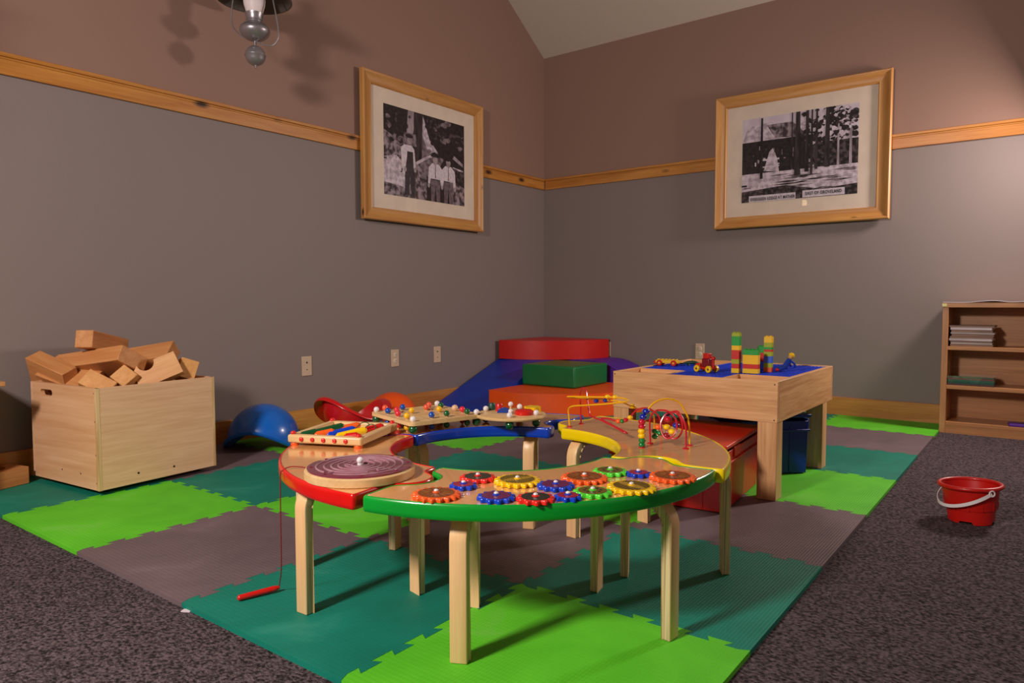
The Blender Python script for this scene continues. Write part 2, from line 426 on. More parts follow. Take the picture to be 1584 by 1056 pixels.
def inset(P, d):
    n = len(P); R = []
    for i in range(n):
        a = Vector(P[(i-2) % n]); b = Vector(P[(i+2) % n]); t = (b-a).normalized()
        R.append((P[i][0]-t.y*d, P[i][1]+t.x*d))
    return R
def make_table(name, label, ang, offs, edge):
    a = math.radians(ang)
    ox, oy = CX+offs*math.cos(a), CY+offs*math.sin(a)
    T = thing(name, label, 'activity table', (ox, oy, 0), a)
    P2 = inset(OUT, .007)
    MB().prism(P2, ZB+.004, ZT, TOPW).build('tabletop', T)
    prof = [(.0075, ZT-.006), (.0070, ZT+.0008), (.004, ZT+.0012), (.0014, ZT-.0012), (.0004, ZT-.005), (0, ZT-.012), (0, ZB+.010), (.0006, ZB+.004), (.003, ZB+.0008), (.0075, ZB), (.012, ZB)]
    rings = [[(x, y, z) for x, y in inset(OUT, d)] for d, z in prof]
    n = len(OUT); vs = [v for r in rings for v in r]
    fs = [(q*n+i, q*n+(i+1) % n, (q+1)*n+(i+1) % n, (q+1)*n+i) for q in range(len(prof)-1) for i in range(n)]
    o = MB().add(vs, fs, edge).build('edge_bumper', T)
    return T
def w2l(T, x, y):
    a = T.rotation_euler.z; dx, dy = x-T.location.x, y-T.location.y
    return (dx*math.cos(a)+dy*math.sin(a), -dx*math.sin(a)+dy*math.cos(a))
def w2a(T, ang): return ang-T.rotation_euler.z
def leg_mesh():
    """bent plywood strip, local: bends toward +x; foot at origin; width along y"""
    W_, t, R, H = .038, .021, .062, ZB+.004
    c = []; n = 10
    c.append((0, 0, 1, 0)); c.append((0, H-R, 1, 0))
    outer = [(-t/2, 0), (-t/2, H-R)]; inner = [(t/2, 0), (t/2, H-R)]
    for k in range(1, n+1):
        b = PI/2*k/n
        outer.append((-t/2+R-R*math.cos(b), H-R+R*math.sin(b)))
        inner.append((-t/2+R-(R-t)*math.cos(b), H-R+(R-t)*math.sin(b)))
    e = .05
    outer.append((-t/2+R+e, H)); inner.append((-t/2+R+e, H-t))
    mb = MB(); k = len(outer)
    vs = []
    for (ox, oz), (ix, iz) in zip(outer, inner):
        vs += [(ox, -W_/2, oz), (ox, W_/2, oz), (ix, W_/2, iz), (ix, -W_/2, iz)]
    ff = []; fe = []
    for q in range(k-1):
        a, b = q*4, (q+1)*4
        ff += [(a, a+1, b+1, b), (a+2, a+3, b+3, b+2)]; fe += [(a+1, a+2, b+2, b+1), (a+3, a, b, b+3)]
    fe += [(0, 3, 2, 1), ((k-1)*4, (k-1)*4+1, (k-1)*4+2, (k-1)*4+3)]
    mb.add(vs, ff, LEGW); o = len(mb.v); mb.add(vs, fe, LEGE)
    # merge doubles so bevel works
    me = mb
    return me
LEGPROTO = [None]
def add_leg(T, x, y, dx, dy):
    ang = math.atan2(dy, dx); l = w2l(T, x, y)
    if LEGPROTO[0] is None:
        o = leg_mesh().build('leg', T)
        bm = bmesh.new(); bm.from_mesh(o.data); bmesh.ops.remove_doubles(bm, verts=bm.verts, dist=1e-5); bm.to_mesh(o.data); bm.free()
        b = o.modifiers.new('bevel', 'BEVEL'); b.width = .003; b.segments = 2; b.limit_method = 'ANGLE'; b.angle_limit = math.radians(50)
        LEGPROTO[0] = o
    else:
        o = LEGPROTO[0].copy(); COL.objects.link(o); o.parent = T
    o.location = (l[0], l[1], 0); o.rotation_euler = (0, 0, w2a(T, ang))
    return o
green_t = make_table('gear_table', 'low green-edged table section covered with colourful gears, in front', -37, .0, GREE)
yellow_t = make_table('bead_maze_table', 'low yellow-edged table section with wire bead maze, at right', 51.5, .022, YELE)
blue_t = make_table('toy_board_table', 'low blue-edged table section at back under two toy boards', 143.5, .0, BLUEE)
red_t = make_table('ball_maze_table', 'low red-edged table section with round ball maze, at left', -127.3, .006, REDE)
for T, legs in ((green_t, [((2.556, -3.960), (-.45, .89)), ((2.860, -3.596), (-.95, .1)), ((2.590, -3.464), (.98, .2)), ((2.396, -3.734), (.35, -.93))]),
                (red_t, [((2.100, -4.010), (-.05, .99)), ((2.232, -3.758), (-.2, -.97)), ((1.944, -3.566), (-.97, -.24)), ((1.852, -3.835), (.77, .63))]),
                (blue_t, [((1.922, -3.424), (-.98, .15)), ((2.154, -3.165), (-.40, .92)), ((2.04, -2.985), (.43, -.9)), ((1.775, -3.33), (.96, -.25))]),
                (yellow_t, [((2.813, -3.146), (-.85, -.52)), ((2.600, -3.329), (.92, .4)), ((2.316, -3.149), (.08, .99)), ((2.424, -2.865), (-.2, -.97))])):
    for (x, y), (dx, dy) in legs: add_leg(T, x, y, dx, dy)

# gears on the green table
def gear_mesh(r, nt_, m):
    h = .0095; mb = MB(); P = []
    n = nt_*8
    rr = r-.0035
    for k in range(n):
        a = 2*PI*k/n; ph = (k % 8)/8
        c0 = math.cos(2*PI*ph); d = .0042*(abs(c0)**.6)*(1 if c0 > 0 else -1)
        P.append(((rr+d)*math.cos(a), (rr+d)*math.sin(a)))
    q = []
    vs = []; rings = [(1, 0.001), (1, h-.0045), (.985, h-.0018), (.955, h-.0004), (.88, h)]
    for s_, z in rings: vs += [(x*s_, y*s_, z) for x, y in P]
    n = len(P); fs = [(b*n+i, b*n+(i+1) % n, (b+1)*n+(i+1) % n, (b+1)*n+i) for b in range(4) for i in range(n)]
    fs += [list(range(n))[::-1], [4*n+i for i in range(n)]]
    return mb.add(vs, fs, m)
def stripes(r, n, m, z, ang=0):
    mb = MB()
    for k in range(n):
        x = -r*.62+1.24*r*k/(n-1); L = math.sqrt(max(0, (r*.74)**2-x*x))
        for s_ in (-1, 1):
            M = Matrix.Rotation(ang, 4, 'Z')
            mb.box(x-.0011, x+.0011, s_*L*.95 if s_ < 0 else L*.30, -L*.30 if s_ < 0 else L*.95, z, z+.0004, m, M)
    return mb
LABR = plastic('gear_face_brown', '7a3c12', .25, .3); LABM = plastic('gear_face_maroon', '6a1450', .25, .3)
LABD = plastic('gear_face_dark', '1a2a22', .25, .3); LABO = plastic('gear_face_ochre', 'b08b1c', .25, .3); LABG = plastic('gear_face_olive', '6a5a14', .25, .3)
LABRED = plastic('gear_face_red', 'a01038', .3, .2)
gears = [((674, 759), 2.511, -3.981, .053, 'orange', LABR), ((716, 745), 2.509, -3.893, .0315, 'blue', LABRED), ((738, 733), 2.489, -3.821, .0425, 'red', LABD), ((800, 738), 2.577, -3.788, .0545, 'yellow', LABO),
         ((767, 763), 2.623, -3.921, .0415, 'blue', LABM), ((828, 765), 2.693, -3.88, .0410, 'red', LABD), ((859, 745), 2.669, -3.771, .0425, 'blue', LABM), ((904, 733), 2.682, -3.674, .0545, 'orange', LABR),
         ((878, 762), 2.739, -3.83, .0300, 'blue', LABRED), ((944, 724), 2.699, -3.586, .0420, 'lime', LABG), ((917, 755), 2.761, -3.769, .0425, 'lime', LABG), ((987, 727), 2.763, -3.567, .0300, 'blue', LABRED),
         ((977, 748), 2.807, -3.684, .0550, 'yellow', LABO), ((1040, 732), 2.838, -3.545, .0555, 'orange', LABR)]
gm = {'orange': ORANGE, 'blue': BLUE, 'red': plastic('gear_red', 'e8281c', .3, .2), 'yellow': YELLOW, 'lime': LIME}
for k, (_, x, y, r, c, face) in enumerate(gears):
    r *= .965; l = w2l(green_t, x-.002, y+.0035)
    nt_ = 9 if r < .032 else (12 if r < .045 else 18)
    # the two-axis positions were measured at knob height; the gear sits on the top
    g = gear_mesh(r, nt_, gm[c]).build('gear', green_t, (l[0], l[1], ZT), rotz=k*.37)
    g['label'] = f'{c} toothed gear'
    MB().lathe([(0, .0096), (r*.74, .0096), (r*.74, .0102), (0, .0104)], face, n=40).build('gear_face', g)
    if c == 'yellow': stripes(r, 12, DARK, .0104, .7 if k == 3 else 2.2).build('stripe_pattern', g)
    elif c == 'orange':
        mb = MB()
        for q in range(14):
            a = 2*PI*q/14; mb.box(r*.3, r*.7, -.0009, .0009, .0104, .0107, plastic('gear_line', 'a86a20', .4), Matrix.Rotation(a, 4, 'Z'))
        mb.build('line_pattern', g)
    elif c == 'lime':
        mb = MB()
        for q in range(8):
            a = 2*PI*q/8; mb.lathe([(0, .0103), (.0032, .0103), (.0032, .0107), (0, .0107)], DARK, Matrix.Translation((r*.42*math.cos(a), r*.42*math.sin(a), 0)), 8)
        mb.build('dot_pattern', g)
    MB().lathe([(0, .0104), (.008, .0104), (.008, .0115), (.0050, .0120), (.0048, .0130), (0, .0130)], gm[c], n=14).build('hub', g)
    MB().sphere((0, 0, .0140), .0050, WHITEP, 12, (1, 1, .7)).build('peg_cap', g)

# round ball maze on the red table
lx, ly = w2l(red_t, 2.2365, -3.948)
mz = MB().lathe([(0, 0), (.124, 0), (.127, .002), (.127, .018), (.123, .021), (0, .021)], LIGHTW, n=64).build('ball_maze', red_t, (lx, ly, ZT), rotz=.4)
mb = MB().lathe([(0, .0212), (.121, .0212), (.121, .0240), (.119, .0246), (0, .0246)], MAZEP, n=64); mb.build('maze_lid', mz)
mb = MB()
for k, r in enumerate((.100, .082, .066, .050, .034, .020)):
    a0 = .5+k*1.1; a1 = a0+2*PI-.28
    mb.tube([(r*math.cos(a0+(a1-a0)*q/50), r*math.sin(a0+(a1-a0)*q/50), .0243) for q in range(51)], .0029, MAZEV, 6)
for k in range(5):
    a = k*1.35+.3; r = .096-k*.015; mb.tube([(r*math.cos(a), r*math.sin(a), .0243), ((r-.014)*math.cos(a+.05), (r-.014)*math.sin(a+.05), .0243)], .0024, MAZEV, 6)
mb.build('maze_track', mz)
for k in range(8):
    a = k*PI/4+.35
    MB().sphere((.111*math.cos(a), .111*math.sin(a), .0248), .0042, plastic('screw_maroon', '7a1030', .3), 10, (1, 1, .35)).build('screw', mz)
MB().lathe([(0, .0245), (.0065, .0245), (.0065, .028), (.005, .029), (0, .029)], WHITEP, n=16).sphere((0, 0, .035), .0082, WHITEP, 16).build('knob', mz)
# tethered red wand
l0 = w2l(red_t, 2.089, -3.985); l1 = w2l(red_t, 2.064, -4.026); l2 = w2l(red_t, 2.036, -4.026+.0)
def L3(T, x, y, z): a = w2l(T, x, y); return (a[0], a[1], z)
cord = [L3(red_t, 2.089, -3.985, ZT+.001), L3(red_t, 2.072, -3.992, ZT+.004), L3(red_t, 2.052, -4.010, ZT+.005), L3(red_t, 2.044, -4.026, ZT-.002), L3(red_t, 2.040, -4.030, ZT-.02), L3(red_t, 2.020, -4.018, .2), L3(red_t, 1.985, -3.995, .08), L3(red_t, 1.945, -3.975, .016)]
MB().tube(spline(cord, 6), .0014, plastic('cord_red', '8c1a1c', .7), 6).build('tether_cord', red_t)
a = Vector(L3(red_t, 1.944, -3.974, .012)); b = Vector(L3(red_t, 1.912, -4.075, .008))
d = (b-a)
MB().cyl(a, a+d*.12, .0045, RED, 12, .0075).cyl(a+d*.12, a+d*.93, .0075, RED, 12).sphere(b-d*.07, .0075, RED, 12).build('magnetic_wand', red_t)
MB().sphere(L3(red_t, 2.090, -3.985, ZT+.001), .004, WHITEP, 10, (1, 1, .6)).build('cord_anchor', red_t)

# bead maze on the yellow table
def lp(T, pts): return [L3(T, x, y, z) for x, y, z in pts]
YW = plastic('yellow_wire', 'eeb00c', .3, .3); RW = plastic('red_wire', 'c0182a', .3, .3)
def wire(pts, m, nm): return MB().tube(spline(lp(yellow_t, pts), 7), .0026, m, 8).build(nm, yellow_t)
o = wire([(2.279, -3.112, .345), (2.276, -3.112, .380), (2.278, -3.117, .403), (2.300, -3.126, .416), (2.347, -3.127, .423), (2.420, -3.133, .434), (2.454, -3.134, .440), (2.495, -3.143, .448), (2.510, -3.151, .4545),
      (2.493, -3.137, .4575), (2.443, -3.114, .455), (2.365, -3.099, .448), (2.293, -3.102, .444), (2.262, -3.098, .440), (2.300, -3.080, .437), (2.400, -3.085, .440), (2.476, -3.128, .445), (2.500, -3.110, .432), (2.513, -3.076, .419), (2.521, -3.032, .406), (2.524, -3.006, .391), (2.523, -2.999, .363), (2.523, -3.0, .345)], YW, 'long_wire')
o['label'] = 'yellow wire winding in flat loops'
o = wire([(2.617, -3.266, .345), (2.615, -3.263, .402), (2.617, -3.260, .429), (2.626, -3.246, .452), (2.640, -3.227, .471), (2.663, -3.202, .478), (2.686, -3.179, .468), (2.700, -3.167, .442), (2.708, -3.160, .412), (2.712, -3.160, .345)], YW, 'arch_wire')
o['label'] = 'yellow arched wire'
o = wire([(2.279, -3.042, .345), (2.276, -3.041, .400), (2.275, -3.042, .447), (2.291, -3.053, .467), (2.310, -3.064, .461), (2.325, -3.080, .434), (2.347, -3.104, .403), (2.362, -3.118, .390), (2.414, -3.142, .384), (2.471, -3.162, .373), (2.518, -3.189, .366), (2.522, -3.178, .363), (2.461, -3.148, .373),
      (2.404, -3.124, .385), (2.420, -3.112, .386), (2.454, -3.111, .381), (2.474, -3.108, .383), (2.494, -3.104, .397), (2.508, -3.105, .414), (2.528, -3.114, .426), (2.555, -3.10, .428), (2.58, -3.08, .40), (2.585, -3.075, .345)], RW, 'zigzag_wire')
o['label'] = 'red zigzag wire'
o = wire([(2.611, -3.202, .345), (2.608, -3.201, .402), (2.612, -3.201, .425), (2.625, -3.203, .439), (2.646, -3.211, .446), (2.674, -3.216, .444), (2.693, -3.215, .426), (2.697, -3.214, .401), (2.689, -3.221, .379), (2.671, -3.223, .370), (2.656, -3.221, .383), (2.649, -3.215, .410), (2.658, -3.205, .433), (2.673, -3.195, .441), (2.692, -3.190, .432), (2.704, -3.193, .409), (2.702, -3.196, .384), (2.687, -3.197, .368), (2.668, -3.197, .370), (2.655, -3.192, .39),
      (2.655, -3.188, .415), (2.668, -3.188, .438), (2.690, -3.196, .444), (2.706, -3.204, .432), (2.716, -3.206, .415), (2.721, -3.207, .395), (2.722, -3.209, .345)], RW, 'spiral_wire')
o['label'] = 'red spiral wire'
feet = [(2.279, -3.112), (2.279, -3.042), (2.617, -3.266), (2.712, -3.160), (2.611, -3.202), (2.722, -3.209), (2.523, -3.0)]
for x, y in feet: MB().lathe([(0, 0), (.009, 0), (.009, .0015), (.0045, .004), (0, .004)], RW, n=14).build('wire_socket', yellow_t, L3(yellow_t, x, y, ZT+.0002))
bead = lambda c, pos, m, r=.0082, q=(1, 1, 1): MB().sphere(pos, r, m, 14, q).build('bead', yellow_t)
beads = [((2.416, -3.108, .454), 'y', .0078), ((2.446, -3.114, .456), 'y', .0078), ((2.361, -3.083, .433), 'b', .0078), ((2.396, -3.085, .438), 'b', .0078), ((2.503, -3.105, .431), 'y', .0085),
         ((2.458, -3.112, .382), 'o', .0085), ((2.470, -3.110, .383), 'g', .0078), ((2.480, -3.107, .387), 'r', .0078), ((2.494, -3.104, .396), 'y', .0078),
         ((2.622, -3.252, .445), 'b', .0100), ((2.617, -3.260, .4305), 'b', .0100), ((2.615, -3.263, .4165), 'r', .0095), ((2.615, -3.263, .4035), 'r', .0095), ((2.615, -3.264, .3905), 'y', .0098), ((2.616, -3.265, .3775), 'y', .0098), ((2.617, -3.265, .3645), 'g', .0092), ((2.617, -3.266, .3530), 'g', .0088),
         ((2.668, -3.210, .422), 'r', .0100), ((2.691, -3.206, .406), 'b', .0095), ((2.668, -3.217, .401), 'y', .0090), ((2.682, -3.213, .389), 'y', .0095), ((2.641, -3.215, .398), 'o', .0090), ((2.627, -3.207, .383), 'g', .0085), ((2.643, -3.207, .380), 'g', .0085), ((2.662, -3.206, .375), 'm', .0095), ((2.627, -3.207, .368), 'g', .0085), ((2.655, -3.19, .43), 'b', .008)]
bm_ = {'y': YELLOW, 'b': plastic('bead_blue', '06279a', .15, .8), 'r': plastic('bead_red', 'c00a2a', .15, .8), 'o': ORANGE, 'g': plastic('bead_green', '067a34', .15, .8), 'm': plastic('bead_maroon', '98142a', .15, .8)}
bn = {'y': 'yellow', 'b': 'blue', 'r': 'red', 'o': 'orange', 'g': 'green', 'm': 'maroon'}
for p_, c, r in beads:
    o = MB().sphere((0, 0, 0), r*1.1, bm_[c], 16, (1, 1, .80)).build('bead', yellow_t, L3(yellow_t, *p_)); o['label'] = bn[c]+' bead'

# small tray of rollers on the red table
TA = math.atan2(.091, .209)
tray = thing('roller_tray', 'slatted wooden tray holding coloured rollers on the red-edged table', 'toy tray', (1.8595, -3.6845, ZT), TA)
RL, RWd, rh = .114, .1265, .024
z0 = .008
mb = MB().box(-RL, RL, -RWd, -RWd+.022, z0, z0+rh, LIGHTW); mb.build('front_rail', tray, bev=.006, seg=3)
MB().box(-RL, RL, RWd-.022, RWd, z0, z0+rh, LIGHTW).build('back_rail', tray, bev=.006, seg=3)
for s_ in (-1, 1):
    M = Matrix.Rotation(PI/2, 4, 'Z')
    MB().box(-RWd+.016, RWd-.016, -.011, .011, z0+.001, z0+rh-.001, LIGHTW).build('side_rail', tray, (s_*(RL-.012), 0, 0), PI/2, bev=.003)
REDK = plastic('red_knob', 'd6201c', .2, .7)
for sx in (-1, 1):
    for sy in (-1, 1):
        MB().sphere((sx*(RL-.013), sy*(RWd-.012), z0+rh+.003), .0085, REDK, 14, (1, 1, .75)).build('corner_knob', tray)
        MB().lathe([(0, 0), (.011, 0), (.012, .004), (.010, .009), (0, .009)], ORANGE, Matrix.Translation((sx*(RL-.016), sy*(RWd-.014), 0)), 16).build('foot', tray)
for k in range(5): MB().sphere((-RL+.045+k*.034, -RWd-.001, z0+rh*.5), .0068, REDK, 14, (1, .55, 1)).build('front_button', tray)
MB().box(-RL+.02, RL-.02, -RWd+.02, RWd-.02, z0+.002, z0+.008, plastic('tray_base', 'e9dcc0', .6)).build('tray_floor', tray)
roll = [('green', DKGREEN, -.050, -.005, .085, .95), ('orange', ORANGE, -.030, -.065, .045, .75), ('orange', ORANGE, -.008, .045, .055, .8), ('blue', BLUE, .006, -.035, .075, .85), ('yellow', YELLOW, .044, -.045, .080, .85), ('red', RED, .072, .045, .05, .85), ('red', RED, .066, -.088, .03, .3), ('green', DKGREEN, -.072, -.080, .04, .9)]
for nm, m, x, y, L_, a_ in roll:
    d = Vector((math.cos(a_), math.sin(a_), .12)).normalized()*L_/2; c_ = Vector((x, y, z0+.019))
    mb = MB().cyl(c_-d, c_+d, .0108, m, 14)
    mb.sphere(c_-d, .0108, m, 12, (.8, .8, .8)); mb.sphere(c_+d, .0108, m, 12, (.8, .8, .8))
    o = mb.build('roller', tray); o['label'] = nm+' roller'
for x, y in ((.032, .03), (.068, .0)):
    MB().tube(spline([(x-.02, y, z0+.012), (x, y+.02, z0+.034), (x+.016, y+.03, z0+.03), (x+.02, y+.02, z0+.014)], 6), .0014, DKGREEN, 6).build('cord_loop', tray)

# peg board on the blue table
def peg_ball(parent, x, y, m, nm, top, r=.0100):
    mb = MB().cyl((x, y, .0125-.018), (x, y, .038+.006), .0032, LIGHTW, 8)
    mb.sphere((x, y, .038+.0115), r, m, 14); mb.sphere((x, y, .0125), r, m, 14)
    o = mb.build('peg', parent); o['label'] = nm+' ball peg'
b1c = (1.873, -3.358); b1a = math.atan2(-.073, .266)
pb = thing('peg_board', 'square wooden peg board with coloured balls on the blue-edged table', 'toy board', (b1c[0], b1c[1], ZT), b1a)
hw = .140; hd = .134
mb = MB()
cr = .02; P = []
for cx_, cy_, a0 in ((hw-cr, hd-cr, 0), (-hw+cr, hd-cr, 90), (-hw+cr, -hd+cr, 180), (hw-cr, -hd+cr, 270)):
    for q in range(6):
        a = math.radians(a0+18*q); P.append((cx_+cr*math.cos(a), cy_+cr*math.sin(a)))
MB().prism(P, .026, .038, LIGHTW).build('board', pb, bev=.002)
mb = MB()
for a, b in (((-.09, -.04), (.02, -.08)), ((-.06, .05), (.08, .0)), ((-.02, .09), (.10, .06)), ((-.08, .0), (-.04, .09)), ((.02, -.05), (.07, .08))):
    mb.tube([(a[0], a[1], .0381), (b[0], b[1], .0381)], .003, plastic('slot_shadow', 'b48a58', .6), 6)
mb.build('slots', pb)
for sx in (-1, 1):
    for sy in (-1, 1):
        MB().sphere((sx*(hw-.016), sy*(hd-.016), .0142), .0142, DKGREEN, 18).build('ball_foot', pb)
        MB().sphere((sx*(hw-.016), sy*(hd-.016), .0455), .0095, WHITEP, 14).cyl((sx*(hw-.016), sy*(hd-.016), .036), (sx*(hw-.016), sy*(hd-.016), .042), .006, LIGHTW, 10).build('corner_peg', pb)
Rinv = lambda x, y: (((x-b1c[0])*math.cos(b1a)+(y-b1c[1])*math.sin(b1a)), (-(x-b1c[0])*math.sin(b1a)+(y-b1c[1])*math.cos(b1a)))
CORAL = plastic('coral_ball', 'ee5a3c', .3, .3)
pk = plastic('pinkred_ball', 'e02a3a', .3, .3); BB = plastic('ball_blue', '0a4aa8', .25, .4); BG = plastic('ball_green', '0a5a2c', .25, .4); BY = plastic('ball_yellow', 'f0b814', .3, .3)
for x, y, m, nm in ((1.733, -3.412, CORAL, 'orange'), (1.792, -3.456, BB, 'blue'), (1.800, -3.420, pk, 'red'), (1.859, -3.472, pk, 'red'), (1.771, -3.365, BB, 'blue'), (1.847, -3.398, BY, 'yellow'), (1.915, -3.488, BY, 'yellow'), (1.836, -3.318, CORAL, 'orange'),
                    (1.806, -3.274, CORAL, 'orange'), (1.965, -3.426, BB, 'blue'), (1.845, -3.255, BG, 'green'), (1.900, -3.323, BY, 'yellow'), (1.984, -3.377, BG, 'green'), (1.967, -3.283, pk, 'red'), (2.008, -3.305, BG, 'green')):
    a = Rinv(x, y); peg_ball(pb, max(-.118, min(.118, a[0])), max(-.112, min(.112, a[1])), m, nm, True)
a = Rinv(1.927, -3.275); MB().sphere((a[0], a[1], .049), .0115, TAN, 16).cyl((a[0], a[1], .036), (a[0], a[1], .045), .004, LIGHTW, 8).build('natural_peg', pb)
# round board
rb = thing('shape_board', 'round wooden board with coloured spinning shapes on the blue-edged table', 'toy board', (2.098, -3.190, ZT), .4)
MB().lathe([(0, .026), (.112, .026), (.117, .029), (.118, .033), (.115, .037), (.112, .038), (0, .038)], LIGHTW, n=56).build('board', rb)
for k, a in enumerate((-1.35, -.25, 1.5, 2.9)):
    x, y = .095*math.cos(a), .095*math.sin(a)
    MB().sphere((x, y, .0142), .0142, DKGREEN, 18).build('ball_foot', rb)
    MB().sphere((x, y, .046), .0095, WHITEP, 14).build('corner_peg', rb)
for x, y, r in ((-.02, -.045, .016), (.045, .01, .016)):
    MB().lathe([(0, .020), (r, .020), (r*.6, .026), (0, .026)], LIGHTW, Matrix.Translation((x, y, 0)), 18).build('spindle', rb)
def rbp(nm, label, mb): o = mb.build(nm, rb); o['label'] = label; return o
def R2(x, y): dx, dy = x-2.098, y+3.190; return (dx*math.cos(.4)+dy*math.sin(.4), -dx*math.sin(.4)+dy*math.cos(.4))
x, y = R2(2.002, -3.170); rbp('drum', 'dark green drum', MB().lathe([(0, .038), (.0125, .038), (.013, .056), (.010, .061), (0, .062)], plastic('drum_green', '1d4636', .4), Matrix.Translation((x, y, 0)), 20))
x, y = R2(2.040, -3.178); rbp('drum', 'red drum', MB().lathe([(0, .038), (.012, .038), (.012, .060), (.010, .063), (0, .063)], RED, Matrix.Translation((x, y, 0)), 20))
x, y = R2(2.075, -3.195); rbp('shape_disc', 'blue arched block', MB().prism([(.024*math.cos(t*PI/12), .012+.016*math.sin(t*PI/12)-.012) for t in range(13)], -.01, .01, plastic('shape_blue', '0c3c96', .3, .4), Matrix.Translation((x, y, .0385)) @ Matrix.Rotation(.25, 4, 'Z') @ Matrix.Rotation(PI/2, 4, 'X')))
x, y = R2(2.150, -3.186); rbp('shape_disc', 'red half round disc', MB().lathe([(0, .038), (.030, .038), (.031, .040), (.031, .050), (.024, .054), (0, .056)], RED, Matrix.Translation((x, y, 0)), 30))
x, y = R2(2.140, -3.125); rbp('shape_ring', 'yellow scalloped ring', MB().prism([((.026+.003*math.cos(6*t*PI/24))*math.cos(t*PI/24), (.026+.003*math.cos(6*t*PI/24))*math.sin(t*PI/24)) for t in range(48)], .038, .056, YELLOW, Matrix.Translation((x, y, 0))))
x, y = R2(2.108, -3.203); rbp('ball_peg', 'white stacked balls', MB().cyl((x, y, .036), (x, y, .068), .0035, LIGHTW, 10).sphere((x, y, .0465), .0082, WHITEP, 14).sphere((x, y, .0700), .0085, WHITEP, 14))

# ------------------------------------------------------------------ block table
bt = thing('block_play_table', 'oak play table with blue building plates set in its top', 'play table', (0, 0, 0))
X0, X1, Y0, Y1 = 2.010, 2.706, -2.352, -1.545; BZ0, BZ1 = .296, .452; t_ = .018
MB().box(X0, X1, Y0, Y0+t_, BZ0, BZ1, OAKX).build('front_panel', bt, bev=.0015)
MB().box(X0, X1, Y1-t_, Y1, BZ0, BZ1, OAKX).build('back_panel', bt, bev=.0015)
MB().box(X1-t_, X1, Y0+t_, Y1-t_, BZ0, BZ1, OAKY).build('side_panel', bt, bev=.0015)
MB().box(X0, X0+t_, Y0+t_, Y1-t_, BZ0, BZ1, OAKY).build('side_panel', bt, bev=.0015)
MB().box(X0+t_, X1-t_, Y0+t_, Y1-t_, BZ0+.01, .395, OAKX).build('inner_floor', bt)
xa, xb, ya, yb = X0+t_, X1-t_, Y0+t_, Y1-t_
pw, pd = .205, .20
for (x, y) in ((xa+pw, ya), (xb-pw-.008, ya), (xa+pw, yb-pd)):
    MB().box(x, x+.008, y, y+pd, .395, .449, OAKY).build('pocket_divider', bt)
for (x, y) in ((xa, ya+pd), (xb-pw, ya+pd), (xa, yb-pd-.008)):
    MB().box(x, x+pw, y, y+.008, .395, .449, OAKX).build('pocket_divider', bt)
e_ = .0085
plate_poly = [(xa+pw+e_, ya), (xb-pw-e_, ya), (xb-pw-e_, ya+pd+e_), (xb, ya+pd+e_), (xb, yb), (xa+pw+e_, yb), (xa+pw+e_, yb-pd-e_), (xa, yb-pd-e_), (xa, ya+pd+e_), (xa+pw+e_, ya+pd+e_)]
BP = plastic('blue_build_plate', '0b3ac2', .38, 0)
mb = MB().prism(plate_poly, .430, .4465, BP)
def inp(x, y):
    if not (xa+.005 < x < xb-.005 and ya+.005 < y < yb-.005): return False
    if x < xa+pw+e_+.004 and (y < ya+pd+e_+.004 or y > yb-pd-e_-.004): return False
    if x > xb-pw-e_-.004 and y < ya+pd+e_+.004: return False
    return True
x = xa+.008
while x < xb:
    y = ya+.008
    while y < yb:
        if inp(x, y):
            vs = [(x+.0046*math.cos(k*PI/3), y+.0046*math.sin(k*PI/3), z) for z in (.4465, .4488) for k in range(6)]
            mb.add(vs, [(6, 7, 8, 9, 10, 11)]+[(k, (k+1) % 6, 6+(k+1) % 6, 6+k) for k in range(6)], BP)
        y += .016
    x += .016
mb.build('building_plate', bt)
for lx_, ly_ in ((X1-.074, Y0+.002), (X1-.074+.0, -1.697), (X0+.002, Y0+.002), (X0+.002, -1.697)):
    MB().box(lx_, lx_+.072, ly_, ly_+.072, 0, BZ0+.012, OAKZ).build('leg', bt, bev=.002)
for x_, z_ in ((X1-.012, .306), (X1-.012, .44), (X0+.008, .44), (X0+.008, .31)): MB().cyl((x_, Y0-.0006, z_), (x_, Y0+.004, z_), .0028, plastic('screw_brown', '5a2410', .5), 10).build('screw', bt)

# bricks
DZ = .4495
def brick(nx, ny, h, m, loc, rot, label, name='toy_brick'):
    p_ = .0158; mb = MB().box(-nx*p_/2, nx*p_/2, -ny*p_/2, ny*p_/2, 0, h, m)
    for i in range(nx):
        for j in range(ny):
            mb.lathe([(.0030, h), (.0046, h), (.0046, h+.0042), (.0030, h+.0042), (.0030, h)], m, Matrix.Translation(((i-(nx-1)/2)*p_, (j-(ny-1)/2)*p_, 0)), 10)
    o = mb.build(name, None, loc, rot)
    return tag(o, label, 'building brick', 'toy building bricks on the block table')
H1 = .0192
def tower(base, nx, ny, seq, rot, where, z0=DZ):
    z = z0
    for k, (hn, m, cn) in enumerate(seq):
        pos = 'at the bottom' if k == 0 else ('at the top' if k == len(seq)-1 else ['', 'second', 'third', 'fourth', 'fifth', 'sixth', 'seventh', 'eighth'][k]+' from the bottom')
        brick(nx, ny, H1*hn-.0003, m, (base[0], base[1], z), rot, f'{cn} toy brick {pos} of the {where}')
        z += H1*hn
tower((2.4505, -2.086), 2, 2, [(1, BRICKYEL, 'yellow'), (1, BRICKRED, 'red'), (1, OLIVE, 'olive'), (2, BRICKRED, 'tall red'), (1, BRICKYEL, 'yellow'), (2, BRICKGREEN, 'tall green'), (.75, OLIVE, 'olive')], .05, 'tallest tower')
tower((2.508, -2.068), 4, 2, [(1, BRICKYEL, 'wide yellow'), (1, BRICKRED, 'wide red'), (2, BRICKYEL, 'tall wide yellow'), (1.1, BRICKGREEN, 'wide green')], .05, 'low wide stack')
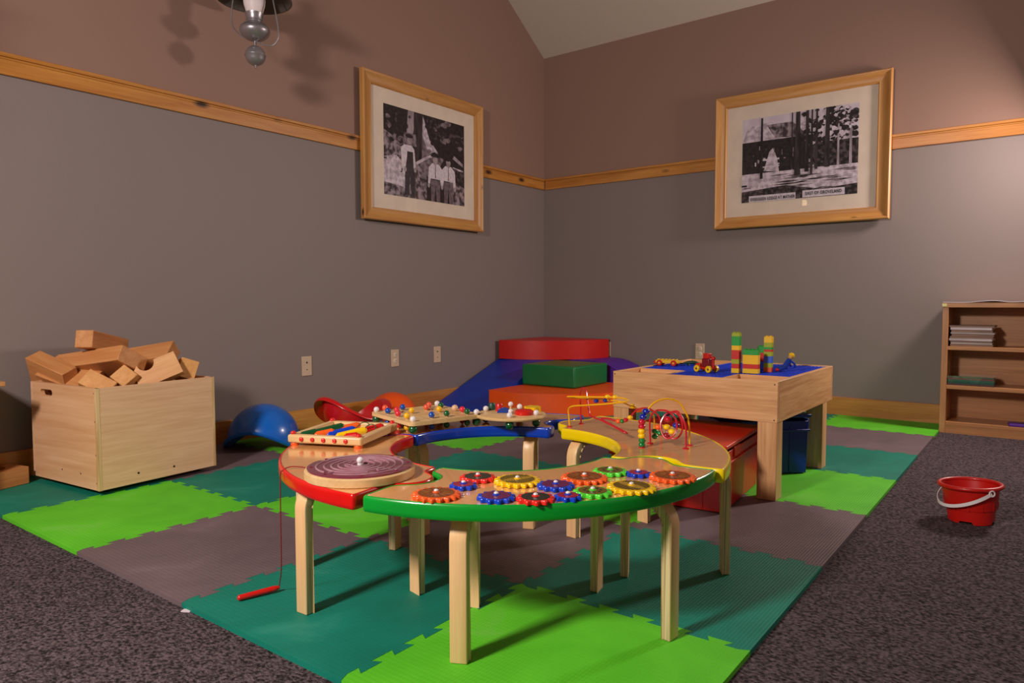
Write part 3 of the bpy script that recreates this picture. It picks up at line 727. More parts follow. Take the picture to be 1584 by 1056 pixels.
tower((2.547, -1.968), 2, 2, [(1, BRICKOR, 'orange'), (1, OLIVE, 'olive'), (1.5, BRICKBLUE, 'blue'), (1, OLIVE, 'olive'), (.5, BRICKRED, 'flat red'), (.5, BRICKGREEN, 'flat green'), (1, OLIVE, 'olive'), (1.3, BRICKYEL, 'yellow')], .05, 'right rear tower')
tower((2.497, -1.90), 2, 2, [(2, BRICKBLUE, 'tall blue'), (2, BRICKRED, 'tall red'), (1.4, BRICKGREEN, 'green')], .05, 'half-hidden rear stack')

def wheel(parent, c, r, w_, m, hub, axis):
    M = Matrix.Translation(c) @ Matrix.Rotation(PI/2, 4, 'X')
    o = MB().lathe([(0, -w_/2), (r*.8, -w_/2), (r, -w_/2+.002), (r, w_/2-.002), (r*.8, w_/2), (r*.72, w_/2-.002), (0, w_/2-.002)], m, M, 20).build('wheel', parent)
    for s_ in (-1, 1):
        MB().sphere((c[0], c[1]+s_*(w_/2-.001), c[2]), r*.35, hub, 10, (1, .5, 1)).build('hub_cap', o)
v1 = thing('toy_flatbed_car', 'yellow flat toy car with red wheels at back of block table', 'toy car', (2.077, -1.955, .4495), .12)
mb = MB().box(-.055, .055, -.016, .016, .012, .026, BRICKYEL)
for i in range(6):
    for j in range(2): mb.lathe([(0, .026), (.0046, .026), (.0046, .031), (0, .031)], BRICKYEL, Matrix.Translation((-.044+i*.0172, -.008+j*.016, 0)), 10)
mb.build('chassis', v1, bev=.002)
for x_ in (-.034, .034):
    for y_ in (-.021, .021): wheel(v1, (x_, y_, .0135), .0135, .010, BRICKRED, YELLOW, 0)
MB().box(-.066, -.054, -.012, .012, .008, .022, BRICKRED).build('bumper', v1, bev=.003)
v2 = thing('toy_truck', 'red toy car with yellow wheels in front on the blue plate', 'toy car', (2.338, -2.135, .4495), -.30)
mb = MB().box(-.045, .045, -.014, .014, .012, .022, BRICKRED).box(-.045, -.02, -.015, .015, .022, .036, BRICKRED); mb.build('chassis', v2, bev=.002)
MB().box(-.012, .026, -.015, .015, .022, .058, plastic('cab_maroon', '7a0e1c', .4)).build('cab', v2, bev=.003)
MB().box(-.008, .020, -.012, .012, .058, .080, BRICKRED).build('roof_block', v2, bev=.002)
MB().cyl((.038, 0, .022), (.038, 0, .062), .005, BRICKRED, 10).sphere((.038, 0, .060), .009, BRICKRED, 12).build('lamp_post', v2)
for x_ in (-.03, .032):
    for y_ in (-.023, .023): wheel(v2, (x_, y_, .0145), .0145, .013, YELLOW, plastic('hub_brown', '6a4a10', .5), 0)
cr_ = thing('toy_crocodile', 'dark green toy crocodile lying behind the yellow flat car', 'toy animal', (2.170, -1.87, .4495), .5); cr_.scale = (.9, .9, .62)
body = spline([(-.055, 0, .014), (-.03, .004, .020), (0, 0, .022), (.022, -.004, .016), (.045, -.002, .010)], 4)
mb = MB()
for i in range(len(body)-1):
    t = i/(len(body)-1); r = .004+.010*math.sin(PI*min(1, t*1.1+.05))
    mb.cyl(body[i], body[i+1], r, plastic('croc_green', '12402a', .5), 10, .004+.010*math.sin(PI*min(1, (i+1)/(len(body)-1)*1.1+.05)))
mb.build('body', cr_)
MB().box(-.085, -.05, -.009, .009, .008, .018, plastic('croc_green', '12402a')).build('snout', cr_, bev=.003)
for x_ in (-.025, .015):
    for y_ in (-.012, .012): MB().cyl((x_, y_, .014), (x_-.004, y_*1.5, 0), .005, plastic('croc_green', '12402a'), 8).build('leg', cr_)
fg = thing('toy_figure', 'small blue toy figure with yellow hair bending beside the rear tower', 'toy figure', (2.605, -1.90, .4495), .9)
FB = plastic('figure_blue', '123a9c', .35, .2)
MB().add([], [], FB).cyl((-.012, 0, .016), (.012, 0, .050), .014, FB, 14, .011).build('torso', fg)
for s_ in (-1, 1):
    MB().tube(spline([(-.014, s_*.009, .018), (-.030, s_*.010, .014), (-.045, s_*.010, .007)], 5), .0075, FB, 10).build('leg', fg)
    MB().tube(spline([(.008, s_*.013, .046), (.022, s_*.017, .034), (.030, s_*.014, .018)], 5), .0048, FB, 8).build('arm', fg)
MB().sphere((-.047, 0, .0075), .008, RED, 10, (1, 1.6, .8)).build('shoe', fg)
MB().sphere((.018, 0, .062), .0115, plastic('figure_skin', 'd09a52', .5), 14).build('head', fg)
MB().lathe([(0, .014), (.009, .011), (.0135, .003), (.013, -.003), (.010, -.002), (0, .004)], YELLOW, Matrix.Translation((.020, 0, .066)) @ Matrix.Rotation(.6, 4, 'Y'), 16).build('hair', fg)

# ------------------------------------------------------------------ storage totes
def tote(name, label, loc, rot, sx, sy, h, m, lidm=None):
    T = thing(name, label, 'storage tote', loc, rot)
    mb = MB(); n = 0
    tp = .96
    def ring(s_, z, th=0):
        a, b = sx/2*s_-th, sy/2*s_-th
        return [(-a, -b, z), (a, -b, z), (a, b, z), (-a, b, z)]
    vs = ring(tp, .004)+ring(.985, h-.03)+ring(.985, h-.03, .004)+ring(tp, .010, .004)
    fs = [(0, 3, 2, 1), (12, 13, 14, 15)]
    for q in (0, 1, 2):
        for k in range(4): fs.append((q*4+k, q*4+(k+1) % 4, q*4+4+(k+1) % 4, q*4+4+k))
    mb.add(vs, fs, m)
    for s_ in (-1, 1):
        for k in range(2):
            xx = (-.30+k*.6)*sx
            mb.box(xx-.008, xx+.008, s_*sy/2*.95-.006, s_*sy/2*.95+.006, .01, h-.05, m)
        for k in range(2):
            yy = (-.42+k*.84)*sy
            mb.box(s_*sx/2*.95-.005, s_*sx/2*.95+.003, yy-.008, yy+.008, .01, h-.05, m)
    mb.build('tub', T, bev=.004)
    mb = MB()
    a, b = sx/2, sy/2
    mb.box(-a-.004, a+.004, -b-.004, b+.004, h-.075, h-.066, m)
    mb.build('rim_band', T, bev=.002)
    mb = MB().box(-a-.006, a+.006, -b-.006, b+.006, h-.014, h, m)
    mb.build('lid', T, bev=.003)
    for s_ in (-1, 1):
        MB().box(s_*a*.99-.006, s_*a*.99+.0045, -.135, -.055, h-.060, h-.022, plastic(m.name+'_grip', 'e0300c' if 'red' in m.name else '0f3cb4', .4)).build('handle', T, bev=.003)
    return T
tote('red_storage_tote', 'red lidded plastic tote on the mat under the block table', (2.375, -2.405, 0), .09, .44, .50, .245, TOTER)
tote('blue_storage_tote', 'dark blue lidded plastic tote behind the red one under the block table', (2.44, -1.86, 0), .75, .40, .28, .262, TOTEB)

# ------------------------------------------------------------------ bookshelf
BX0, BX1, BY0, BY1, BH = 2.993, 3.95, -.272, -.018, .741
bs = thing('low_bookshelf', 'low veneered bookshelf against the end wall at right', 'bookshelf', (BX0, BY0, FZ))
def bsb(n, x0, x1, y0, y1, z0, z1, m, **k): return MB().box(x0-BX0, x1-BX0, y0-BY0, y1-BY0, z0-FZ, z1-FZ, m).build(n, bs, **k)
bsb('side_panel', BX0, BX0+.030, BY0, BY1, FZ, BH-.028, SHELFZ, bev=.0015)
bsb('side_panel', BX1-.030, BX1, BY0, BY1, FZ, BH-.028, SHELFZ, bev=.0015)
bsb('top_board', BX0-.002, BX1, BY0-.003, BY1, BH-.028, BH, SHELFW, bev=.0015)
bsb('back_panel', BX0+.03, BX1-.03, BY1-.008, BY1, FZ, BH-.03, SHELFW)
bsb('shelf', BX0+.03, BX1-.03, BY0+.004, BY1-.008, .469, .490, SHELFW, bev=.0015)
bsb('shelf', BX0+.03, BX1-.03, BY0+.004, BY1-.008, .244, .266, SHELFW, bev=.0015)
bsb('bottom_shelf', BX0+.03, BX1-.03, BY0+.004, BY1-.008, .036, .055, SHELFW, bev=.0015)
bsb('kick_board', BX0+.03, BX1-.03, BY0+.006, BY0+.024, FZ, .036, SHELFW)
bsb('corner_sticker', BX0-.0025, BX0+.020, BY0-.0040, BY0-.002, BH-.022, BH-.006, plastic('sticker_yellow', 'e8e28c', .4))
lam = spline([(BX0-.0, BY0-.004, BH+.002), (3.10, BY0-.004, BH+.001), (3.16, BY0-.006, BH+.006), (3.24, BY0-.006, BH+.011), (3.31, BY0-.004, BH+.004), (3.40, BY0-.006, BH+.006), (3.6, BY0-.004, BH+.002)], 6)
mb = MB(); vs = []; fs = []
for i, p_ in enumerate(lam):
    vs += [(p_.x-BX0, p_.y-BY0, p_.z-FZ-.0025), (p_.x-BX0, p_.y-BY0, p_.z-FZ+.0022), (p_.x-BX0, p_.y-BY0+.12, BH-FZ+.0022), (p_.x-BX0, p_.y-BY0+.12, BH-FZ+.0002)]
    if i: a = (i-1)*4; b = i*4; fs += [(a+k, a+(k+1) % 4, b+(k+1) % 4, b+k) for k in range(4)]
fs += [(0, 1, 2, 3), tuple(len(vs)-4+k for k in (3, 2, 1, 0))]
tag(mb.add(vs, fs, PAPERW).build('paper_sheet', None, (BX0, BY0, FZ)), 'long curling white paper sheet lying on top of the bookshelf', 'paper sheet')
# magazines
z = .4905; mats_ = [PAPER2, PAPER1, PAPER2, PAPERW, PAPER2, PAPER2, PAPER1, PAPER2, PAPERW, PAPER2]
hs = [.013, .012, .008, .014, .012, .012, .011, .013, .016, .009]
mlab = ['bottom', 'second from the bottom', 'third from the bottom', 'fourth from the bottom', 'fifth from the bottom', 'fifth from the top', 'fourth from the top', 'third from the top', 'second from the top', 'topmost']
for k in range(10):
    L_ = .207+rnd.uniform(-.012, .012); W_ = .165; a_ = rnd.uniform(-.035, .035)
    cov = plastic('cover_'+str(k % 4), ['7a4a3a', '8a6a5a', '5a4448', '9a8478'][k % 4], .45)
    mb = MB().box(-L_/2, L_/2, -W_/2, W_/2, .0012, hs[k]-.0012, mats_[k]).box(-L_/2-.001, L_/2+.001, -W_/2-.001, W_/2+.001, 0, .0012, cov).box(-L_/2-.001, L_/2+.001, -W_/2-.001, W_/2+.001, hs[k]-.0012, hs[k]-.0002, cov)
    o = mb.build('magazine', None, (3.136+rnd.uniform(-.004, .004), -.272+W_/2+.012, z), a_)
    tag(o, f'{"white" if mats_[k] is PAPERW else "worn"} magazine lying {mlab[k]} of the stack on the top shelf', 'magazine', 'magazines stacked on the top shelf')
    z += hs[k]
z = .2665
shrink = glassmat('shrink_wrap', (1, 1, 1, 1), 2.5)
gk = thing('wrapped_book_bundle', 'plastic-wrapped bundle of green and brown books on the middle shelf', 'book bundle', (3.138, -.185, z), .01)
zz = 0
for k, (h_, m_) in enumerate(((.011, plastic('book_brown', '4a2c28', .4)), (.010, plastic('book_teal', '0e4a3e', .35)), (.012, plastic('book_green', '125a40', .35)), (.010, plastic('book_rust', '6a3834', .4)), (.009, plastic('book_moss', '3a4a34', .4)))):
    L_ = .224+rnd.uniform(-.004, .004)
    o = MB().box(-L_/2, L_/2, -.075, .075, zz+.0002, zz+h_, m_).build('book', gk, bev=.001); zz += h_
mb = MB().box(-.118, .118, -.079, .079, 0, zz+.003, shrink); mb.build('shrink_wrap', gk)
pp = MB().box(-.09, .09, -.05, .05, 0, .016, V_PURPLE)
tag(pp.build('purple_mat', None, (3.41, -.205, .0552), .1, bev=.005), 'folded purple cloth item on the bottom shelf at right', 'cloth')

# ------------------------------------------------------------------ bucket
BK = Matrix.Translation((3.306, -2.130, FZ)) @ Matrix.Rotation(math.radians(-3), 4, 'Y') @ Matrix.Rotation(math.radians(.0), 4, 'X')
bk = thing('sand_bucket', 'red plastic toy bucket with white handle standing on the carpet', 'bucket', M=BK)
mb = MB()
n = 64; Hb = .128
rings = []
def notch(a): return .010 if (math.cos(4*a+.6) > .35) else 0
for (r, z) in ((.070, 0), (.074, .046), (.0775, .048), (.087, Hb-.006)): rings.append((r, z))
vs = []; fs = []
for q, (r, z) in enumerate(rings):
    for k in range(n):
        a = 2*PI*k/n; zz_ = z+(notch(a) if q == 0 else 0); vs.append((r*math.cos(a), r*math.sin(a), zz_))
inner = [(.084, Hb-.006), (.073, .05), (.067, .014)]
for r, z in inner:
    for k in range(n): a = 2*PI*k/n; vs.append((r*math.cos(a), r*math.sin(a), z))
T_ = len(rings)+len(inner)
for q in range(T_-1):
    for k in range(n): fs.append((q*n+k, q*n+(k+1) % n, (q+1)*n+(k+1) % n, (q+1)*n+k))
fs.append([(T_-1)*n+k for k in range(n)])
fs += [((T_-1)*n+k, (T_-1)*n+(k+1) % n, (k+1) % n, k) for k in range(0)]
mb.add(vs, fs, BUCKR)
for k in range(12):   # raised castle pattern
    a = 2*PI*k/12
    mb.box(.0735, .0752, -.0020, .0020, .055, .082, BUCKR, Matrix.Rotation(a, 4, 'Z') @ Matrix.Rotation(.09, 4, 'Y'))
mb.build('pail', bk)
MB().tube([(.0925*math.cos(2*PI*k/64), .0925*math.sin(2*PI*k/64), Hb-.002) for k in range(64)], .0072, BUCKR, 10, True).build('rolled_rim', bk)
# handle: a strap pivoting at two ears, fallen toward the camera-left
ha = math.radians(-47)
ea = Vector((math.cos(ha), math.sin(ha), 0))*.0985
dv = Vector((math.sin(ha), -math.cos(ha), 0))
if dv.dot(Vector((-.8, -.6, 0))) < 0: dv = -dv
strap = []
for k in range(25):
    t = PI*k/24
    strap.append(ea*math.cos(t)+dv*.100*math.sin(t)+Vector((0, 0, Hb-.014-.052*math.sin(t))))
vs = []; fs = []
for i, p_ in enumerate(strap):
    rad = Vector((p_.x, p_.y, 0)).normalized(); tn = (strap[min(i+1, 24)]-strap[max(i-1, 0)]).normalized(); up = rad.cross(tn).normalized()
    for a, b in ((-1, -1), (1, -1), (1, 1), (-1, 1)): vs.append(tuple(p_+up*.0055*a+rad*.0012*b))
    if i: a = (i-1)*4; b = i*4; fs += [(a+k, a+(k+1) % 4, b+(k+1) % 4, b+k) for k in range(4)]
fs += [(0, 3, 2, 1), (96, 97, 98, 99)]
hd_ = MB().add(vs, fs, WHITEP).build('handle', bk)
for s_ in (-1, 1):
    c_ = ea*s_*1.01+Vector((0, 0, Hb-.013))
    t1 = Vector((-math.sin(ha), math.cos(ha), 0))
    MB().tube([tuple(c_+t1*.0095*math.cos(2*PI*k/20)+Vector((0, 0, 1))*.0095*math.sin(2*PI*k/20)) for k in range(20)], .0022, WHITEP, 8, True).build('handle_ring', bk)

# ------------------------------------------------------------------ rocking shells
def shell(name, label, mat, R, zm, za, lip, M):
    """bowl with a saddle-shaped rim and a rolled lip (open side up in local space)"""
    n = 80; k = 16; vs = []; fs = []
    th = .005
    prof_n = []
    def column(a, off):
        zr = zm+za*math.cos(2*a); out = []
        for q in range(k+1):
            t = q/k; z = zr*(1-math.cos(t*PI/2)) if True else zr*t
            zz_ = min(z, R)
            r = math.sqrt(max(0, R*R-(R-zz_)**2))+.04*max(0, z-R)
            nx, nz = (r/R, -(R-zz_)/R)
            rr = max(.0005, r-off*nx); out.append((rr, z-off*nz if q else (0 if not off else off)))
        for dr, dz in ((.012, .006), (.026, .008), (.038, .003), (.045, -.007)):
            s_ = lip/.045
            out.append((r+dr*s_, zr+dz-off))
        return out
    for off in (0, th):
        cols = [column(2*PI*i/n, off) for i in range(n)]
        m_ = len(cols[0])
        for q in range(m_):
            for i in range(n):
                a = 2*PI*i/n; r, z = cols[i][q]; vs.append((r*math.cos(a), r*math.sin(a), z))
    S_ = m_*n
    for q in range(m_-1):
        for i in range(n):
            j = (i+1) % n
            fs.append((q*n+i, q*n+j, (q+1)*n+j, (q+1)*n+i)); fs.append((S_+q*n+i, S_+(q+1)*n+i, S_+(q+1)*n+j, S_+q*n+j))
    for i in range(n):
        j = (i+1) % n; q = m_-1; fs.append((q*n+i, q*n+j, S_+q*n+j, S_+q*n+i))
    o = MB().add(vs, fs, mat).build(name); o.data.set_sharp_from_angle(angle=math.radians(75)); o.matrix_world = M
    return tag(o, label, 'rocking shell', 'scooped plastic rocking shells by the left wall')
shell('rocking_shell', 'blue plastic rocking shell lying open side down beside the block box', SHELLB, .178, .172, .050, .022, Matrix.Translation((.262, -2.915, .222)) @ Matrix.Rotation(math.radians(36), 4, 'Z') @ Matrix.Rotation(PI, 4, 'X'))
shell('rocking_shell', 'red glossy rocking shell standing upright with its wavy rim up', SHELLR, .165, .152, .058, .045, Matrix.Translation((.430, -2.460, .165)) @ Matrix.Rotation(math.radians(-13), 4, Vector((.64, .77, 0))) @ Matrix.Translation((0, 0, -.165)) @ Matrix.Rotation(math.radians(82), 4, 'Z'))
shell('rocking_shell', 'orange rocking shell upside down behind the red one', SHELLO, .155, .160, .030, .020, Matrix.Translation((.270, -2.02, .192)) @ Matrix.Rotation(math.radians(100), 4, 'Z') @ Matrix.Rotation(PI, 4, 'X'))

# ------------------------------------------------------------------ soft climbing blocks
def soft(name, label, mb, bev=.012):
    o = mb.build(name, bev=bev, seg=3); return tag(o, label, 'foam block', 'soft vinyl climbing blocks in the corner')
def arcpoly(cx, cy, r, a0, a1, n=24, extra=()):
    return [(cx+r*math.cos(math.radians(a0+(a1-a0)*k/n)), cy+r*math.sin(math.radians(a0+(a1-a0)*k/n))) for k in range(n+1)]+list(extra)
soft('quarter_round_foam_step', 'red vinyl quarter-round foam block on top in the room corner', MB().prism(arcpoly(.03, -.03, .635, -90, 0, 24, [(.03, -.03)]), .302, .448, V_RED))
soft('foam_cube_step', 'green vinyl square foam block resting on the orange one', MB().box(.455, .905, -.925, -.475, .152, .300, V_GREEN))
soft('quarter_round_foam_step', 'orange vinyl foam step with curved front on the floor', MB().prism([(.46, -.50), (.46, -1.315), (.66, -1.345)]+arcpoly(.56, -.60, .740, -75, 0, 20)+[(1.30, -.45), (.90, -.42)], 0, .150, V_ORANGE))
# blue ramp: profile along y
def ramp(poly_yz, x0, x1, m):
    return MB().prism(poly_yz, x0, x1, m, Matrix(((0, 0, 1, 0), (1, 0, 0, 0), (0, 1, 0, 0), (0, 0, 0, 1))))
mb = ramp([(-.03, .001), (-1.40, .001), (-1.385, .018), (-1.33, .036), (-.65, .300), (-.03, .300)], .022, .45, V_BLUE)
soft('foam_ramp', 'dark blue vinyl foam ramp sloping down along the left wall', mb, .008)
def rampx(poly_xz, y0, y1, m):
    return MB().prism(poly_xz, y0, y1, m, Matrix(((1, 0, 0, 0), (0, 0, -1, 0), (0, 1, 0, 0), (0, 0, 0, 1))) )
pol = [(.46, .001), (.46, .300), (.66, .302)]
for k in range(1, 13):
    a = PI/2*k/12; pol.append((.70+.40*math.sin(a), .302*math.cos(a)+.001))
soft('rounded_foam_block', 'purple vinyl rounded foam block against the end wall behind green block', rampx(pol, .03, .40, V_PURPLE), .008)

# ------------------------------------------------------------------ wooden box with blocks
BA = math.radians(6.0)
bxM = Matrix.Translation((.335, -3.632, 0)) @ Matrix.Rotation(BA, 4, 'Z')
wb = thing('wooden_block_box', 'large birch plywood box on castors heaped with wooden blocks', 'toy box', (.335, -3.632, 0), BA)
hx, hy = .252, .256; zb, zt = .022, .420; tt = .016
MB().box(hx-tt, hx, -hy, hy, zb, zt, PLYY).build('front_panel', wb, bev=.001)
MB().box(-hx, -hx+tt, -hy, hy, zb, zt, PLYY).build('back_panel', wb, bev=.001)
MB().box(-hx+tt, hx-tt, hy-tt, hy, zb, zt, PLYX).build('side_panel', wb, bev=.001)
# left side panel with a hand slot
yy = -hy
sl = (-.145, -.062, .365, .392)
mb = MB()
ax_, bx_, cz, dz = -.158, -.090, zt-.052, zt-.026
slot = []
for cxx, a0 in ((bx_, -90), (ax_, 90)):
    for k in range(9): a = math.radians(a0+180*k/8); slot.append((cxx+.013*math.cos(a), (cz+dz)/2+.013*math.sin(a)))
outer = [(-hx+tt, zb), (hx-tt, zb), (hx-tt, zt), (-hx+tt, zt)]
bm = bmesh.new()
for yv in (-hy, -hy+tt):
    vo = [bm.verts.new((x, yv, z)) for x, z in outer]; vi = [bm.verts.new((x, yv, z)) for x, z in slot]
    eo = [bm.edges.new((vo[i], vo[(i+1) % 4])) for i in range(4)]; ei = [bm.edges.new((vi[i], vi[(i+1) % len(vi)])) for i in range(len(vi))]
    bmesh.ops.triangle_fill(bm, use_beauty=True, use_dissolve=False, edges=eo+ei)
bm.verts.ensure_lookup_table()
nn = 4+len(slot)
V_ = list(bm.verts)
for i in range(4): bm.faces.new((V_[i], V_[(i+1) % 4], V_[nn+(i+1) % 4], V_[nn+i]))
for i in range(len(slot)): j = (i+1) % len(slot); bm.faces.new((V_[4+i], V_[4+j], V_[nn+4+j], V_[nn+4+i]))
bmesh.ops.recalc_face_normals(bm, faces=bm.faces)
me = bpy.data.meshes.new('side_panel'); bm.to_mesh(me); bm.free(); me.materials.append(PLYX)
o = bpy.data.objects.new('side_panel', me); COL.objects.link(o); o.parent = wb
MB().box(hx-tt, hx+.0008, -hy-.0008, -hy+.011, zb, zt, PLYEDGE).build('corner_edge', wb)
MB().box(hx-tt, hx+.0008, hy-.011, hy+.0008, zb, zt, PLYEDGE).build('corner_edge', wb)
MB().box(-hx+tt, hx-tt, -hy+tt, hy-tt, zb+.004, zb+.018, PLYX).build('bottom_panel', wb)
for sx in (-1, 1):
    for sy in (-1, 1):
        MB().cyl((sx*(hx-.06)-.01, sy*(hy-.06), .012), (sx*(hx-.06)+.01, sy*(hy-.06), .012), .012, DARK, 14).box(sx*(hx-.06)-.013, sx*(hx-.06)+.013, sy*(hy-.06)-.013, sy*(hy-.06)+.013, .018, zb+.005, DARK).build('castor', wb)
for y_, z_ in ((-.10, .062), (.055, .058)): MB().cyl((hx-.002, y_, z_), (hx+.001, y_, z_), .0045, plastic('bolt_grey', '3c3a36', .4, metallic=.6), 12).build('bolt', wb)
for x_, z_ in ((.235, .40), (.235, .29), (.235, .16), (.235, .05), (.12, .075), (-.02, .075)): MB().cyl((x_, -hy-.0008, z_), (x_, -hy+.002, z_), .0032, plastic('screw_brown', '5a2410', .5), 10).build('screw', wb)

def block(p0, p1, w_, h_, roll, label, m=BEECH, name='wooden_block', kind='box', ext=0):
    p0 = Vector(p0); p1 = Vector(p1); d = p1-p0; L_ = d.length
    x = d.normalized(); y = Vector((0, 0, 1)).cross(x).normalized(); z = x.cross(y)
    R = Matrix((x, y, z)).transposed().to_4x4() @ Matrix.Rotation(math.radians(roll), 4, 'X')
    M = Matrix.Translation((p0+p1)/2) @ R
    L_ = L_+ext
    mb = MB()
    if kind == 'box': mb.box(-L_/2, L_/2, -w_/2, w_/2, -h_/2, h_/2, m)
    elif kind == 'arch':
        P = [(-L_/2, -w_/2), (L_/2, -w_/2), (L_/2, w_/2)]
        rr = w_*.33
        P += [(.012+rr*math.cos(math.radians(k*15)), w_/2-rr*.95*math.sin(math.radians(k*15))) for k in range(13)]
        P += [(-L_/2+.0, w_/2)]
        mb.prism(P, -h_/2, h_/2, m)
    elif kind == 'wedge':
        mb.prism([(-L_/2, -w_/2), (L_/2, -w_/2), (L_/2, w_/2-.01), (0, w_/2+.02), (-L_/2, w_/2-.01)], -h_/2, h_/2, m)
    o = mb.build(name, bev=.003); o.matrix_world = M
    return tag(o, label, 'wooden block', 'big wooden blocks heaped in the plywood box')
block((.300, -3.775, .598), (.140, -3.560, .545), .074, .074, 0, 'square-ended wooden plank balanced at the very top of the heap', BEECH)
block((.459, -3.650, .512), (.100, -3.758, .462), .135, .070, 30, 'longest wooden plank lying under the topmost one', BEECH)
block((.050, -3.870, .472), (.235, -3.80, .405), .070, .140, 25, 'wooden plank poking out over the left rim of the box', BEECH)
block((.09, -3.83, .462), (.30, -3.74, .395), .130, .070, 40, 'wooden plank leaning just right of the one over the left rim', BEECH)
block((.06, -3.74, .462), (.09, -3.60, .480), .10, .05, 10, 'thin wooden plank at the back of the heap', BEECH)
block((.455, -3.790, .428), (.35, -3.735, .35), .120, .075, 35, 'tilted wooden block at the front left corner of the heap', BEECH2)
block((.482, -3.700, .450), (.395, -3.640, .385), .074, .074, 42, 'diamond-turned square wooden block in front centre', BEECH2)
# notched block: its long face looks toward the room
f_ = Vector((.78, -.56, .28)).normalized(); r_ = Vector((0, 0, 1)).cross(f_).normalized(); u_ = f_.cross(r_)
R_ = Matrix((r_, u_, f_)).transposed().to_4x4() @ Matrix.Rotation(math.radians(24), 4, 'Z')
mb = MB(); P = [(-.088, -.046), (.088, -.046), (.088, .052), (.005, .052)]
P += [(-.030+.034*math.cos(math.radians(-k*15)), .052+.034*math.sin(math.radians(-k*15))) for k in range(0, 13)]
P += [(-.066, .052), (-.088, .030)]
mb.prism(P, -.036, .036, BEECH2)
o = mb.build('arch_block', bev=.003); o.matrix_world = Matrix.Translation((.492, -3.560, .452)) @ R_
tag(o, 'thick wooden block with a half-round notch at front right of the heap', 'wooden block', 'big wooden blocks heaped in the plywood box')
block((.20, -3.60, .478), (.41, -3.455, .520), .110, .070, 35, 'roof-shaped wooden block behind the notched one', BEECH)
block((.535, -3.455, .462), (.42, -3.42, .438), .075, .085, 20, 'wooden block at the right end of the heap', BEECH2)
for k, (x_, y_, z_, a_) in enumerate(((.22, -3.60, .36, 20), (.30, -3.47, .36, 95), (.25, -3.70, .27, 50))):
    block((x_-.09*math.cos(math.radians(a_)), y_-.09*math.sin(math.radians(a_)), z_), (x_+.09*math.cos(math.radians(a_)), y_+.09*math.sin(math.radians(a_)), z_+.012), .13, .068, 0, 'wooden block buried in the middle of the heap')
# hollow arch block on the mat at left
a_ = math.atan2(-.128, .035)
M = Matrix.Translation((.123, -4.052, .036)) @ Matrix.Rotation(a_+PI, 4, 'Z')
mb = MB(); P = [(-.16, -.07), (.16, -.07), (.16, .07), (-.16, .07)]
mb.box(-.095, .095, -.06, .06, -.036, .0, BEECH)
mb.prism([(-.095, -.06), (.095, -.06), (.095, .06), (.055, .06)]+[(0+.055*math.cos(math.radians(k*15)), .06-.085*math.sin(math.radians(k*15))) for k in range(1, 12)]+[(-.055, .06), (-.095, .06)], 0, .035, BEECH)
o = mb.build('arch_block', bev=.003); o.matrix_world = M; tag(o, 'wooden block with round recess lying on the mat left of the box', 'wooden block')
# cabinet whose top corner enters the frame at the far left
cb = thing('low_cabinet', 'low wooden cabinet whose top corner shows at the left edge', 'cabinet', (.03, -4.9, 0))
MB().box(-.01, .29, 0, .835, .428, .446, SHELFW).build('top_board', cb, bev=.002)
MB().box(0, .25, .02, .74, FZ, .428, SHELFZ).build('body', cb, bev=.002)
MB().box(.25, .262, .03, .37, .02, .41, SHELFZ).build('door', cb, bev=.002)
MB().box(.25, .262, .38, .73, .02, .41, SHELFZ).build('door', cb, bev=.002)

# ------------------------------------------------------------------ wall plates
def plate(x, y, z, wall, label, kind):
    T = thing('wall_plate', label, 'wall plate', (x, y, z), 0 if wall == 'b' else PI/2)
    # local: normal toward -y
    MB().box(-.035, .035, -.0055, 0, -.0575, .0575, PLATE).build('cover_plate', T, bev=.002)
    if kind == 'coax':
        for zz_, r in ((.021, .0055), (-.021, .0035)): MB().cyl((0, -.0062, zz_), (0, -.005, zz_), r, DARK, 12).build('socket_hole', T)
    else:
        for zz_ in (.020, -.020):
            o = MB().lathe([(0, 0), (.0165, 0), (.0165, .002), (.015, .003), (0, .003)], plastic('socket_face', 'd9c4b0', .35), Matrix.Translation((0, -.005, zz_)) @ Matrix.Rotation(PI/2, 4, 'X'), 20).build('socket', T)
            MB().box(-.007, -.005, -.0086, -.0079, zz_, zz_+.008, DARK).box(.005, .007, -.0086, -.0079, zz_, zz_+.008, DARK).build('slots', o)
    return T
plate(0.0, -2.449, .371, 'l', 'ivory two-hole wall plate left of the others on the left wall', 'coax')
plate(0.0, -1.742, .373, 'l', 'ivory double socket in the middle of the left wall plates', 'duplex')
plate(0.0, -1.332, .373, 'l', 'ivory two-hole wall plate above the top of the blue ramp', 'coax')
plate(.626, 0, .365, 'b', 'ivory double socket half hidden behind the red foam block', 'duplex')
plate(1.418, 0, .379, 'b', 'ivory double socket on the end wall behind the toy truck', 'duplex')

# ------------------------------------------------------------------ framed photographs
def grey(nm, v1_, v2_, sc=30, st=None, lo=.4, hi=.6): return noisemat('print_'+nm, v1_, v2_, sc, .6, 0, detail=6, lo=lo, hi=hi, stretch=st)
PG = dict(dark=grey('dark', '140c10', '2c2024', 40), dark2=grey('darkfoliage', '120a0e', '56474c', 34, lo=.45, hi=.6), mid=grey('mid', '54464a', '8a7a80', 30), rock=grey('rock', '3a2e32', 'a08e96', 26, lo=.42, hi=.6), light=grey('light', 'a595a0', 'd8c8d2', 30), sky=grey('sky', 'c9b9c6', 'd8cad4', 8),
          white=grey('white', 'c8bac4', 'ddd0d8', 50), trunk=grey('trunk', '1c1216', '3e3236', 40, (1, 1, .15)), trunkl=grey('trunklight', '8a7a80', 'b4a4ac', 40, (1, 1, .15)), skin=grey('skin', '8a7a7e', 'a8989c', 30), trouser=grey('trouser', '5c4e54', '77686e', 30), denim=grey('denim', '221a24', '342a34', 50))
